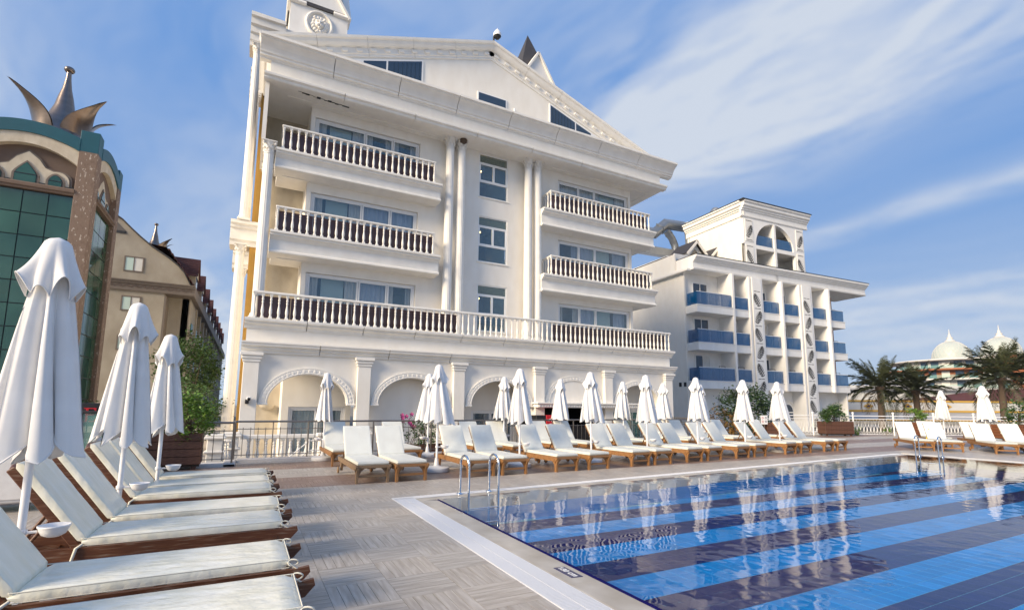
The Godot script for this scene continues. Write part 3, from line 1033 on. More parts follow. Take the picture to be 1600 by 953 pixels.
	part(h, "handrail", bx(Vector3(-0.06, 5.441, -21.0), Vector3(0.06, 5.528, -19.64), 0.02), M.trim)
	for k in 5:
		at_part(h, "baluster", bal, M.trim, Transform3D(Basis(), -h.position + Vector3(0.0, 4.54, -19.83 - k * 0.26)))
	for q in [[0.1, 7.72], [12.55, 19.7]]:
		var n := int((q[1] - q[0]) / 1.2) + 1
		for k in n:
			var xa: float = lerpf(q[0], q[1], k / float(n))
			var xb: float = lerpf(q[0], q[1], (k + 1) / float(n)) - 0.012
			part(h, "privacy_panel", bx(Vector3(xa, 4.62, -19.76), Vector3(xb, 5.40, -19.745)), M.panel)
	# --- upper front wall: the middle and two window bays
	var zc := -20.85
	var mid := [Rect2(9.12, 11.47, 1.56, 2.2), Rect2(9.12, 8.28, 1.56, 2.24), Rect2(9.12, 4.98, 1.56, 2.2)]
	part(h, "centre_wall", cells(6.5, 13.45, 4.5, 13.8, mid, zc, 0.25), W)
	for k in 3:
		var r: Rect2 = mid[k]
		var x0 := r.position.x
		var x1 := r.end.x
		var y0 := r.position.y
		var y1 := r.end.y
		var w := part(h, "window", ring_frame(x0, x1, y0, y1, zc - 0.02, 0.05, 0.1), M.pvc)
		part(w, "sill", bx(Vector3(x0 - 0.05, y0 - 0.05, zc - 0.1), Vector3(x1 + 0.05, y0, zc + 0.05), 0.008), M.trim)
		var hy := y1 - y0
		part(w, "pane", bx(Vector3(x0 + 0.05, y0 + hy * 0.80, zc - 0.07), Vector3(x1 - 0.05, y1 - 0.05, zc - 0.06)), M.glass_grey)
		part(w, "transom", bx(Vector3(x0 + 0.05, y0 + hy * 0.775, zc - 0.11), Vector3(x1 - 0.05, y0 + hy * 0.80, zc - 0.03), 0.006), M.pvc)
		sash(w, x0 + 0.05, (x0 + x1) / 2 + 0.01, y0 + hy * 0.375, y0 + hy * 0.775, zc - 0.03, M.glass, 0.055)
		sash(w, (x0 + x1) / 2 + 0.01, x1 - 0.05, y0 + hy * 0.375, y0 + hy * 0.775, zc - 0.03, M.glass, 0.055)
		part(w, "transom", bx(Vector3(x0 + 0.05, y0 + hy * 0.345, zc - 0.11), Vector3(x1 - 0.05, y0 + hy * 0.375, zc - 0.03), 0.006), M.pvc)
		part(w, "pane", bx(Vector3(x0 + 0.05, y0 + 0.05, zc - 0.07), Vector3(x1 - 0.05, y0 + hy * 0.345, zc - 0.06)), M.glass)
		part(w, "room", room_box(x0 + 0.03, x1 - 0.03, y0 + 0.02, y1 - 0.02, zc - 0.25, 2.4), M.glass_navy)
		var lp := part(w, "ceiling_lamp", mb().lathe([Vector2(0.02, y1 - 0.52), Vector2(0.09, y1 - 0.50), Vector2(0.10, y1 - 0.46)], 12, Vector3(x0 + 0.42, 0, zc - 0.9)), M.lamp)
		var om := OmniLight3D.new()
		om.name = "ceiling_lamp_glow"
		om.light_color = Color(1.0, 0.83, 0.5)
		om.light_energy = 0.06
		om.light_size = 0.05
		om.omni_range = 12.0
		om.shadow_enabled = true
		lp.add_child(om)
		om.position = Vector3(x0 + 0.42, y1 - 0.6, zc - 0.9)
	var lw := []
	var rw := []
	for y in [[4.6, 6.75], [8.0, 10.08], [11.2, 13.33]]:
		lw.append(Rect2(1.72, y[0], 4.46, y[1] - y[0]))
		rw.append(Rect2(13.62, y[0], 4.72, y[1] - y[0]))
	part(h, "bay_wall", cells(1.55, 6.5, 4.5, 13.8, lw, zc, 0.2), W)
	part(h, "bay_wall", cells(13.45, 18.5, 4.5, 13.8, rw, zc, 0.2), W)
	for k in 3:
		var r: Rect2 = lw[k]
		window_bay(h, r.position.x + 0.01, r.end.x - 0.01, r.position.y, r.end.y - 0.01, zc - 0.1, [3.78, 4.98], 11 + k * 7, ["mso", "mss", "moo"][k])
		r = rw[k]
		window_bay(h, r.position.x + 0.01, r.end.x - 0.01, r.position.y, r.end.y - 0.01, zc - 0.1, [15.0, 16.05], 40 + k * 7, ["osb", "dsb", "ccm"][k])
	part(h, "side_wall", bx(Vector3(1.55, 4.5, -60), Vector3(1.6, 13.8, -21.05)), W)
	part(h, "loggia_wall", bx(Vector3(-0.05, 4.5, -22.75), Vector3(1.56, 13.8, -22.5)), M.cream)
	part(h, "side_wall", bx(Vector3(18.46, -0.45, -60), Vector3(18.5, 13.8, -21.05)), W)
	part(h, "side_wall", bx(Vector3(0.0, -0.45, -60), Vector3(0.1, 14.0, -22.75)), W)
	# --- four balconies
	var prof := func(b: float, t: float) -> Array:
		return [Vector2(-0.8, b), Vector2(0.02, b), Vector2(0.10, b + 0.03), Vector2(0.10, b + 0.09), Vector2(0.04, b + 0.14), Vector2(0.0, b + 0.15), Vector2(0.0, t - 0.30), Vector2(0.05, t - 0.26), Vector2(0.10, t - 0.20), Vector2(0.20, t - 0.16), Vector2(0.20, t - 0.10), Vector2(0.27, t - 0.08), Vector2(0.27, t), Vector2(-0.8, t)]
	for q in [[0.33, 6.98, 7.15, 7.98, 0.54, 6.66], [0.33, 6.98, 10.48, 11.22, 0.56, 6.62], [12.22, 19.55, 7.08, 7.92, 12.7, 19.15], [12.22, 19.55, 10.38, 11.24, 12.68, 19.1]]:
		var b := part(h, "balcony", mb().mould(prof.call(q[2], q[3]), q[0], q[1], -20.2), M.trim)
		part(b, "slab", bx(Vector3(q[0] + 0.1, q[2] + 0.002, -22.0), Vector3(q[1] - 0.1, q[3] - 0.003, -20.6)), W)
		part(b, "ceiling_border", mb().span(Vector3(q[0] + 0.3, q[2] - 0.03, -20.85), Vector3(q[1] - 0.3, q[2] + 0.01, -20.75)), M.trim)
		row_of_balusters(h, bal, q[4], q[5], q[3], -20.06, 24, M.trim)
		part(b, "handrail", bx(Vector3(q[4] - 0.07, q[3] + 0.90, -20.14), Vector3(q[5] + 0.07, q[3] + 0.98, -19.98), 0.02), M.trim)
		for xx in [q[4], q[5]]:
			part(b, "handrail", bx(Vector3(xx - 0.06, q[3] + 0.902, -20.85), Vector3(xx + 0.06, q[3] + 0.975, -20.14), 0.02), M.trim)
			for k in 3:
				at_part(h, "baluster", bal, M.trim, Transform3D(Basis(), -h.position + Vector3(xx, q[3], -20.32 - k * 0.24)))
		for k in 5:
			part(b, "privacy_panel", bx(Vector3(lerpf(q[4], q[5], k / 5.0) + 0.05, q[3] + 0.06, -20.26), Vector3(lerpf(q[4], q[5], (k + 1) / 5.0) + 0.038, q[3] + 0.86, -20.245)), M.panel)
	# --- columns
	for x in [7.48, 8.04, 11.60, 12.14]:
		column(h, x, -20.45, 4.55, 13.75, 0.21)
	column(h, 0.10, -20.15, 4.55, 11.42, 0.2)
	column(h, 0.12, -22.2, 4.55, 11.42, 0.2)
	part(h, "side_beam", bx(Vector3(-0.2, 11.42, -22.75), Vector3(-0.06, 13.75, -19.9)), W)
	# --- main cornice, 13.7 to 15.2
	part(h, "soffit", bx(Vector3(-0.18, 13.72, -23.0), Vector3(20.02, 13.95, -19.75)), W)
	part(h, "soffit_border", mb().span(Vector3(0.6, 13.69, -20.6), Vector3(7.0, 13.73, -20.5)).span(Vector3(13.0, 13.69, -20.6), Vector3(19.6, 13.73, -20.5)).span(Vector3(19.5, 13.69, -22.6), Vector3(19.6, 13.728, -20.6)), W)
	var ck := mb()
	var cr := []
	for k in 15:
		cr.append(Vector3(0.95 + 0.14 * k, 13.717, -20.0 + 0.05 * sin(k * 2.3) - 0.012 * k))
	for k in 14:
		var wd := 0.05 * sin(PI * (k + 0.5) / 14.0)
		ck.span(cr[k] + Vector3(0, -0.004, -wd), cr[k + 1] + Vector3(0, 0.004, wd * 0.2))
	part(h, "soffit_crack", ck, M.black)
	joined_mould(h, "cornice", [Vector2(-0.2, 13.70), Vector2(0.06, 13.70), Vector2(0.10, 13.74), Vector2(0.10, 13.80), Vector2(0.19, 13.84), Vector2(0.20, 13.92), Vector2(0.12, 13.98), Vector2(0.02, 14.01), Vector2(-0.2, 14.01)], -0.26, 20.10, -19.75, 7, M.trim)
	part(h, "frieze", bx(Vector3(-0.06, 13.96, -23.0), Vector3(19.72, 14.62, -19.755)), W)
	joined_mould(h, "cornice", [Vector2(-0.2, 14.50), Vector2(0.02, 14.50), Vector2(0.05, 14.56), Vector2(0.13, 14.58), Vector2(0.13, 14.66), Vector2(0.18, 14.68), Vector2(0.20, 14.76), Vector2(0.27, 14.88), Vector2(0.38, 14.99), Vector2(0.48, 15.05), Vector2(0.50, 15.10), Vector2(0.57, 15.11), Vector2(0.57, 15.21), Vector2(-0.2, 15.24)], -0.45, 20.56, -19.75, 8, M.trim)
	part(h, "cornice_end", mb().mould([Vector2(-0.2, 14.545), Vector2(0.02, 14.545), Vector2(0.13, 14.70), Vector2(0.20, 14.86), Vector2(0.40, 15.08), Vector2(0.46, 15.13), Vector2(0.46, 15.205), Vector2(-0.2, 15.23)], 0.0, 3.0, 0.0), M.trim).transform = Transform3D(Basis(Vector3.UP, -PI / 2), -h.position + Vector3(-0.02, 0, -19.96 - 3.0))
	part(h, "roof_terrace", bx(Vector3(-0.3, 14.9, -23.0), Vector3(20.4, 15.20, -20.0)), M.trim)
	# --- pediment
	var zt := -21.45
	var ya := 20.0
	var sl := 0.338
	part(h, "tympanum", mb().prism(PackedVector2Array([Vector2(-0.2, 14.9), Vector2(20.0, 14.9), Vector2(20.0, ya - 0.5 - sl * 10.1), Vector2(9.9, ya - 0.5), Vector2(-0.2, ya - 0.5 - sl * 10.1)]), zt - 0.4, zt), W)
	var ang := atan(sl)
	var rp := [Vector2(-0.1, -0.74), Vector2(0.05, -0.74), Vector2(0.06, -0.64), Vector2(0.10, -0.62), Vector2(0.10, -0.36), Vector2(0.22, -0.33), Vector2(0.30, -0.25), Vector2(0.34, -0.12), Vector2(0.42, -0.10), Vector2(0.44, 0.0), Vector2(-0.1, 0.02)]
	for sg in [1.0, -1.0]:
		var L := 11.05
		for k in 5:
			var m := mb()
			# the raking cornice in cast lengths: local x runs down the slope
			if sg > 0.0:
				m.xf = Transform3D(Basis(Vector3(0, 0, 1), -ang), Vector3(9.9, ya, 0))
				m.mould(rp, L * k / 5.0 + (0.0 if k == 0 else 0.007), L * (k + 1) / 5.0 - 0.007, zt)
			else:
				m.xf = Transform3D(Basis(Vector3(0, 0, 1), ang), Vector3(9.9, ya, 0))
				m.mould(rp, -L * (k + 1) / 5.0 + 0.007, -L * k / 5.0 - (0.0 if k == 0 else 0.007), zt)
			part(h, "raking_cornice", m, M.trim)
		for k in 16:
			var m := mb()
			m.xf = Transform3D(Basis(Vector3(0, 0, 1), -ang * sg), Vector3(9.9, ya, 0))
			m.box(Vector3(sg * (0.45 + 0.66 * k), -0.49, zt + 0.13), Vector3(0.26, 0.14, 0.08), 0.012)
			part(h, "dentil", m, M.trim)
	part(h, "roof", mb().prism(PackedVector2Array([Vector2(9.9, ya - 0.02), Vector2(-0.3, ya - 0.02 - sl * 10.2), Vector2(-0.3, ya - 0.3 - sl * 10.2), Vector2(9.9, ya - 0.3), Vector2(20.1, ya - 0.3 - sl * 10.2), Vector2(20.1, ya - 0.02 - sl * 10.2)]), -60.0, zt - 0.1), M.roof_dark)
	# attic windows in the tympanum
	for sg in [1.0, -1.0]:
		var xi: float = 9.9 + sg * 3.55
		var xo: float = 9.9 + sg * 6.75
		var yt := ya - 0.90 - sl * 3.55
		var fr := mb()
		fr.prism(PackedVector2Array([Vector2(xi, 16.4), Vector2(xi, yt), Vector2(xo, yt - sl * 3.2), Vector2(xo, 16.4)]), zt - 0.02, zt + 0.05)
		var w := part(h, "attic_window", fr, M.pvc)
		part(w, "pane", mb().prism(PackedVector2Array([Vector2(xi + sg * 0.07, 16.72), Vector2(xi + sg * 0.07, yt - 0.10), Vector2(xi + sg * 1.66, yt - 0.10 - sl * 1.62), Vector2(xi + sg * 1.66, 16.72)]), zt + 0.03, zt + 0.056), M.glass_navy)
		part(w, "pane", mb().prism(PackedVector2Array([Vector2(xi + sg * 1.74, 16.72), Vector2(xi + sg * 1.74, yt - 0.10 - sl * 1.7), Vector2(xi + sg * 2.75, yt - 0.08 - sl * 2.75), Vector2(xi + sg * 2.75, 16.72)]), zt + 0.03, zt + 0.056), M.glass_navy)
		part(w, "pane", bx(Vector3(xi + sg * 0.07, 16.45, zt + 0.03), Vector3(xi + sg * 3.0, 16.64, zt + 0.056)), M.glass_navy)
		var cu := mb()
		for k in 7:
			cu.span(Vector3(xi + sg * (0.16 + 0.2 * k), 16.74, zt + 0.056), Vector3(xi + sg * (0.20 + 0.2 * k), yt - 0.16 - sl * (0.2 * k + 0.16), zt + 0.06))
		part(w, "curtain", cu, M.glass_dark)
	var aw := part(h, "attic_window", bx(Vector3(9.2, 15.6, zt - 0.02), Vector3(10.84, 17.26, zt + 0.05)), M.pvc)
	part(aw, "pane", bx(Vector3(9.26, 15.66, zt + 0.02), Vector3(10.78, 17.2, zt + 0.056)), M.glass_navy)
	part(h, "vent_pipe", mb().tube([Vector3(11.3, 15.2, zt + 0.06), Vector3(11.3, 16.9, zt + 0.06)], 0.06, 8), M.white_metal)
	part(h, "gutter_pipe", mb().tube([Vector3(0.1, 15.36, -19.5), Vector3(7.0, 15.36, -19.45), Vector3(20.3, 15.36, -19.5)], 0.03, 6), M.white_metal)
	# --- roof turrets
	for tx in [[2.02, -26.0, 1.42], [15.45, -26.0, 1.42]]:
		turret(h, tx[0], tx[1], tx[2])
	medallion(h, 2.02, 21.38, -25.98)
	# --- side porticoes on the left flank
	for q in [[-25.0, 1.0], [-29.5, 0.99]]:
		var z: float = q[0]
		var pr1 := [Vector2(-0.9, 18.7), Vector2(0.1, 18.7), Vector2(0.12, 18.9), Vector2(0.2, 18.95), Vector2(0.2, 19.25), Vector2(0.3, 19.3), Vector2(0.3, 19.6), Vector2(0.42, 19.66), Vector2(0.44, 19.95), Vector2(0.55, 20.0), Vector2(0.55, 20.18), Vector2(-0.9, 20.2)]
		part(h, "entablature", mb().mould(pr1, -1.06, 0.45, z - 0.5), M.trim)
		part(h, "yellow_wall", bx(Vector3(-0.38, -0.45, z - 1.4), Vector3(0.02, 18.8, z - 0.5)), M.yellow)
		var pr2 := [Vector2(-0.9, 8.75), Vector2(0.08, 8.75), Vector2(0.10, 8.95), Vector2(0.2, 9.0), Vector2(0.2, 9.5), Vector2(0.3, 9.54), Vector2(0.3, 9.66), Vector2(0.42, 9.7), Vector2(0.42, 9.85), Vector2(-0.9, 9.87)]
		part(h, "entablature", mb().mould(pr2, -1.2, -0.01, z - 0.5), M.trim)
		column(h, -0.70, z - 0.28, 9.87, 18.7, 0.19)
		column(h, -0.74, z - 0.28, -0.45, 8.75, 0.2)
		part(h, "side_balustrade", mb().span(Vector3(-0.6, 9.87, z - 4.0), Vector3(-0.5, 10.9, z - 1.2)), M.trim)
	part(h, "parapet", mb().mould([Vector2(-0.9, 19.0), Vector2(0.1, 19.0), Vector2(0.12, 19.4), Vector2(0.25, 19.45), Vector2(0.25, 19.8), Vector2(0.4, 19.86), Vector2(0.4, 20.1), Vector2(-0.9, 20.12)], 0.46, 9.0, -25.75), M.trim)

func turret(h: Node3D, x: float, z: float, w: float) -> void:
	var t := part(h, "turret", bx(Vector3(x - w, 15, z - 2.84), Vector3(x + w, 22.25, z)), M.white2)
	var cz := z - 1.42
	var roof := mb()
	var top := Vector3(x, 27.0, cz)
	var c := [Vector3(x - w - 0.1, 22.25, z + 0.1), Vector3(x + w + 0.1, 22.25, z + 0.1), Vector3(x + w + 0.1, 22.25, cz * 2 - z - 0.1), Vector3(x - w - 0.1, 22.25, cz * 2 - z - 0.1)]
	for k in 4:
		roof.face([c[k], c[(k + 1) % 4], top], Vector3(x, 22, cz))
	roof.face(c, Vector3(x, 24, cz))
	part(t, "spire_roof", roof, M.roof_dark)
	for a in 4:
		var b := Basis(Vector3.UP, a * PI / 2)
		var g := mb()
		g.xf = Transform3D(b, Vector3(x, 0, cz))
		g.prism(PackedVector2Array([Vector2(-w - 0.05, 22.2), Vector2(w + 0.05, 22.2), Vector2(0, 24.6)]), 0.6, w + 0.02)
		part(t, "gablet", g, M.white2)
		var e := mb()
		for sg in [-1.0, 1.0]:
			e.xf = Transform3D(b, Vector3(x, 0, cz)) * Transform3D(Basis(Vector3(0, 0, 1), -sg * atan(2.4 / (w + 0.05))), Vector3(0, 24.68, 0))
			var ln := Vector2(w + 0.05, 2.4).length() + 0.08
			e.box(Vector3(sg * ln / 2, 0.0, w - 0.3), Vector3(ln, 0.16, 0.9), 0.02)
		part(t, "bargeboard", e, M.trim)

func medallion(h: Node3D, x: float, y: float, z: float) -> void:
	var pts := []
	for k in 37:
		var a := TAU * k / 36.0
		pts.append(Vector3(x + 0.62 * cos(a), y + 0.68 * sin(a), z + 0.02))
	var m := part(h, "medallion", mb().tube(pts, 0.085, 10, false), M.trim)
	var l := mb()
	# a lion's head in relief: mane locks, ears, brow, cheeks, muzzle, chin
	var lump := func(px: float, py: float, pz: float, rx: float, ry: float, rz: float):
		l.xf = Transform3D(Basis.from_scale(Vector3(rx, ry, rz)), Vector3(x + px, y + py, z + pz))
		var pr := []
		for i in 9:
			var a := -PI / 2 + PI * i / 8.0
			pr.append(Vector2(maxf(cos(a), 0.001), sin(a)))
		l.lathe(pr, 12)
	lump.call(0, 0.0, 0.0, 0.30, 0.36, 0.14)
	for k in 14:
		var a := -PI / 2 + PI * 2 * (k + 0.5) / 14.0
		lump.call(0.31 * cos(a), 0.36 * sin(a) - 0.03, 0.0, 0.10, 0.12, 0.11)
	for k in 9:
		var a := PI + PI * (k + 0.5) / 9.0
		lump.call(0.37 * cos(a), 0.43 * sin(a) - 0.02, 0.0, 0.08, 0.11, 0.08)
	for sg in [-1.0, 1.0]:
		lump.call(sg * 0.25, 0.30, 0.08, 0.07, 0.08, 0.07)
		lump.call(sg * 0.11, 0.12, 0.13, 0.09, 0.045, 0.06)
		lump.call(sg * 0.08, -0.12, 0.16, 0.09, 0.08, 0.09)
	lump.call(0, 0.02, 0.15, 0.055, 0.17, 0.09)
	lump.call(0, -0.07, 0.22, 0.07, 0.05, 0.05)
	lump.call(0, -0.24, 0.13, 0.08, 0.08, 0.08)
	part(m, "lion_head", l, M.trim)

# ---------------------------------------------------------------- the second hotel, with blue glass balconies
var HB: Node3D
func hb(called: String, m, mt: Material, to: Node3D = null) -> MeshInstance3D:
	return part(HB if to == null else to, called, m, mt, true)

func feather_mesh() -> ArrayMesh:
	var m := mb()
	for k in 8:
		var t := k / 7.0
		var y := -0.5 + 0.95 * t
		var x := 0.10 * sin(t * 2.2)
		var l := 0.30 * sin(PI * (0.18 + 0.78 * t)) + 0.05
		for sg in [-1.0, 1.0]:
			m.xf = Transform3D(Basis(Vector3(0, 0, 1), sg * (1.1 - 0.55 * t)), Vector3(x, y, 0))
			m.face([Vector3(-0.025, 0, 0), Vector3(0.025, 0, 0), Vector3(0.05, l * 0.6, 0.004), Vector3(0.0, l * 1.2, 0.0), Vector3(-0.05, l * 0.6, 0.0)])
	m.xf = Transform3D.IDENTITY
	m.box(Vector3(0.05, 0, 0), Vector3(0.035, 1.0, 0.004))
	return m.mesh()

func blue_hotel() -> void:
	var gy := -0.5
	var h := thing("balcony_hotel", "white hotel with blue glass balconies and black feather emblems on its piers", "hotel", Vector3(31.72, gy, -28.4), -deg_to_rad(3.5))
	var W: Material = M.white2
	HB = h
	var tops := [4.83 - gy, 7.93 - gy, 11.03 - gy]
	var soff := 12.95 - gy
	var L := 19.3
	# walls
	hb("back_wall", bx(Vector3(0.1, 4.0 - gy - 0.5, -1.6), Vector3(L, soff, -1.3)), W)
	hb("back_wall", bx(Vector3(0.1, 0, -1.6), Vector3(L, 4.0 - gy, -1.2)), W)
	hb("side_wall", bx(Vector3(-0.05, 0, -16.5), Vector3(0.1, 15.2, -2.0)), M.white)
	hb("side_wall", bx(Vector3(-0.05, 0, -2.0), Vector3(0.1, soff, -1.0)), M.white)
	hb("side_pier", bx(Vector3(-2.4, 0, -16.0), Vector3(-0.05, 14.0, -12.5), 0.02), M.white)
	hb("side_ledge", bx(Vector3(-2.6, 11.6, -14.0), Vector3(-0.05, 11.9, -12.2), 0.02), M.white)
	hb("side_wall", bx(Vector3(-6.0, 0, -30), Vector3(-2.4, 15.0, -15.8)), M.white)
	hb("end_wall", bx(Vector3(L - 0.12, 0, -2.2), Vector3(L, 4.0 - gy, -0.3)), W)
	for k in 3:
		hb("brick_panel", bx(Vector3(L - 1.0, tops[k] - 1.0, -1.29), Vector3(L - 0.02, tops[k] + 1.6, -1.2)), M.brick_panel)
	for vz in [-1.95, -1.4]:
		hb("vent", bx(Vector3(-0.07, 3.8, vz), Vector3(-0.045, 4.15, vz + 0.28)), M.black)
	var bays := [[0.12, 3.98], [4.42, 6.22], [7.95, 10.06], [10.52, 12.68], [14.5, 16.52], [16.98, 19.1]]
	var fins := [4.2, 10.29, 16.75]
	for k in 3:
		var t: float = tops[k]
		for b in 6:
			var x0: float = bays[b][0]
			var x1: float = bays[b][1]
			var ext := 0.22 if b == 0 else 0.0
			var e0 := x0 - (0.05 if b == 0 else 0.16)
			var e1 := x1 + 0.16
			var bal := hb("balcony", bx(Vector3(e0, t - 1.72, -2.0), Vector3(e1, t - 1.07, 0.02 + ext), 0.02), W)
			hb("trim", bx(Vector3(e0 - 0.02, t - 1.12, -0.4), Vector3(e1 + 0.02, t - 1.06, 0.06 + ext), 0.01), M.trim, bal)
			var n := 3 if b == 0 else 2
			for q in n:
				hb("glass_panel", bx(Vector3(lerpf(x0, x1, q / float(n)) + 0.01, t - 1.06, ext - 0.03), Vector3(lerpf(x0, x1, (q + 1) / float(n)) - 0.01, t - 0.03, ext - 0.018)), M.glass_blue, bal)
			if b == 0:
				hb("glass_panel", bx(Vector3(x0, t - 1.06, -0.9), Vector3(x0 + 0.012, t - 0.03, ext - 0.04)), M.glass_blue, bal)
			hb("handrail", bx(Vector3(x0 - 0.02, t - 0.03, ext - 0.05), Vector3(x1 + 0.02, t + 0.02, ext), 0.01), M.white_metal, bal)
			# the door behind
			var dx := x0 + (1.0 if b == 0 else 0.95)
			var dw := 1.7 if b == 0 else x1 - x0 - 1.0
			var zd := -1.3
			var w := hb("balcony_door", ring_frame(dx, dx + dw, t - 1.06, t + 1.18, zd + 0.06, 0.09, 0.08), M.pvc)
			hb("pane", bx(Vector3(dx + 0.08, t - 1.0, zd + 0.01), Vector3(dx + dw / 2 - 0.03, t + 1.1, zd + 0.025)), M.glass_navy if b % 2 == 0 else M.glass_dark, w)
			hb("pane", bx(Vector3(dx + dw / 2 + 0.03, t - 1.0, zd + 0.01), Vector3(dx + dw - 0.08, t + 1.1, zd + 0.025)), M.curtain if (b + k) % 3 == 0 else M.glass_navy, w)
			hb("mullion", bx(Vector3(dx + dw / 2 - 0.03, t - 1.0, zd + 0.005), Vector3(dx + dw / 2 + 0.03, t + 1.1, zd + 0.06)), M.pvc, w)
			# drying rack
			var rk := mb()
			rk.span(Vector3(x1 - 0.8, t + 0.22, -0.7), Vector3(x1 - 0.1, t + 0.25, -0.67))
			rk.span(Vector3(x1 - 0.8, t - 0.8, -0.7), Vector3(x1 - 0.77, t + 0.22, -0.67))
			rk.span(Vector3(x1 - 0.13, t - 0.8, -0.7), Vector3(x1 - 0.1, t + 0.22, -0.67))
			hb("rack", rk, M.dark_iron)
			hb("chair_back", mb().span(Vector3(x0 + 0.25, t - 0.75, -0.75), Vector3(x0 + 0.75, t - 0.22, -0.68), 0.03).span(Vector3(x0 + 0.25, t - 0.78, -0.7), Vector3(x0 + 0.75, t - 0.68, -0.25), 0.03), M.black)
	for x in fins:
		hb("partition", bx(Vector3(x - 0.12, 4.0 - gy - 0.9, -2.0), Vector3(x + 0.12, soff, 0.26), 0.01), W)
	for x in [6.35, 7.82, 12.84, 14.36]:
		hb("partition", bx(Vector3(x - 0.11, 0, -2.0), Vector3(x + 0.11, soff, 0.12), 0.01), W)
	var fm := feather_mesh()
	for q in [[6.58, 7.68], [13.05, 14.18]]:
		var p := hb("pier", bx(Vector3(q[0], 0, -2.0), Vector3(q[1], soff, 0.18), 0.01), W)
		for k in 9:
			var y := 0.75 + 1.53 * k
			if y > soff - 0.5:
				break
			var flip := Basis(Vector3(0, 0, 1), (-0.35 if k % 2 == 0 else 0.35)) * Basis.from_scale(Vector3(1.25 if k % 2 == 0 else -1.25, 1.15, 1))
			at_part(p, "feather_emblem", fm, M.feather, Transform3D(flip, Vector3((q[0] + q[1]) / 2, y, 0.185)))
			hb("stripe", mb().span(Vector3(q[0] + 0.18, y + 0.73, 0.17), Vector3(q[0] + 0.52, y + 0.78, 0.186)).span(Vector3(q[1] - 0.52, y + 0.73, 0.17), Vector3(q[1] - 0.18, y + 0.78, 0.186)), M.feather, p)
	# ground floor: recess walls and arched windows
	for q in [[1.9, false], [9.0, true], [11.95, true], [15.4, false], [18.9, true]]:
		var x: float = q[0]
		if not q[1]:
			hb("wall_panel", bx(Vector3(x - 0.9, 0.3, -1.2), Vector3(x + 0.9, 2.9, -1.14), 0.02), M.trim)
			continue
		var poly := PackedVector2Array([Vector2(x + 0.75, 0.1), Vector2(x - 0.75, 0.1)])
		poly.append_array(ellipse_arch(x, 1.75, 0.75, 0.82, 18))
		var w := hb("arched_window", mb().prism(poly, -1.2, -1.13), M.pvc)
		var pp := PackedVector2Array(ellipse_arch(x, 1.8, 0.62, 0.66, 18))
		hb("pane", mb().prism(pp, -1.15, -1.125), M.glass_navy, w)
		for sg in [-1.0, 1.0]:
			hb("pane", bx(Vector3(minf(x + sg * 0.04, x + sg * 0.62), 0.2, -1.15), Vector3(maxf(x + sg * 0.04, x + sg * 0.62), 1.7, -1.125)), M.glass_navy, w)
		var hood := PackedVector2Array(ellipse_arch(x, 1.75, 1.0, 1.07, 20))
		var hin := ellipse_arch(x, 1.75, 0.86, 0.93, 20)
		hin.reverse()
		hood.append_array(hin)
		hb("hood_moulding", mb().prism(hood, -1.2, -1.1), M.trim, w)
	for x in [3.6, 16.3]:
		hb("pilaster", bx(Vector3(x - 0.12, 0, -1.2), Vector3(x + 0.12, 3.1, -1.0), 0.02), W)
	# main cornice
	var cp := [Vector2(-2.2, soff), Vector2(0.95, soff), Vector2(1.0, soff + 0.12), Vector2(0.92, soff + 0.14), Vector2(0.92, soff + 0.62), Vector2(1.02, soff + 0.66), Vector2(1.02, soff + 0.72), Vector2(1.12, soff + 0.76), Vector2(1.12, soff + 0.83), Vector2(1.22, soff + 0.87), Vector2(1.22, soff + 0.95), Vector2(1.34, soff + 1.0), Vector2(1.34, soff + 1.16), Vector2(-2.2, soff + 1.18)]
	hb("cornice", mb().mould(cp, 0.12, 23.0, -1.0), M.white2)
	hb("cornice_cap", bx(Vector3(0.1, soff + 1.181, -3.0), Vector3(23.05, soff + 1.22, 0.37)), M.dark_iron)
	hb("side_cornice", bx(Vector3(-0.45, soff - 0.15, -16.3), Vector3(-0.05, soff + 0.05, -0.2), 0.02), M.trim)
	hb("side_parapet", bx(Vector3(-0.06, 15.2, -16.5), Vector3(0.14, 15.28, -3.0)), M.dark_iron)
	for k in 4:
		hb("parapet", bx(Vector3(14.6 + k * 2.1, soff + 1.2, -2.6), Vector3(16.6 + k * 2.1, soff + 1.9 - 0.1 * k, -2.4), 0.02), W)
	for k in 3:
		hb("parapet", bx(Vector3(0.2 + k * 2.0, soff + 1.2, -2.4), Vector3(1.9 + k * 2.0, soff + 1.95, -2.25), 0.02), W)
	# roof with gabled dormers
	hb("roof", bx(Vector3(0.2, soff + 1.0, -16), Vector3(22.5, soff + 2.0, -3.2)), W)
	for q in [[3.8, 3.65, 16.9 - gy], [6.6, 3.65, 16.85 - gy], [16.1, 2.2, 15.5 - gy], [18.6, 5.2, 15.2 - gy]]:
		var x: float = q[0]
		var z: float = -q[1] + 0.4
		var ap: float = q[2]
		var hw := 1.25
		var d := hb("dormer", mb().prism(PackedVector2Array([Vector2(x - hw, ap - 1.5), Vector2(x + hw, ap - 1.5), Vector2(x, ap - 0.15)]), z - 2.5, z - 0.25), M.white2)
		for sg in [-1.0, 1.0]:
			var rf := mb()
			rf.xf = Transform3D(Basis(Vector3(0, 0, 1), -sg * atan(1.3 / hw)), Vector3(x, ap, 0))
			rf.box(Vector3(sg * 0.95, 0, z - 1.2), Vector3(1.95, 0.12, 2.6), 0.01)
			hb("roof_slope", rf, M.roof_dark, d)
			var bb := mb()
			bb.xf = rf.xf
			bb.box(Vector3(sg * 0.95, -0.09, z + 0.12), Vector3(1.95, 0.22, 0.1), 0.01)
			hb("bargeboard", bb, M.trim, d)
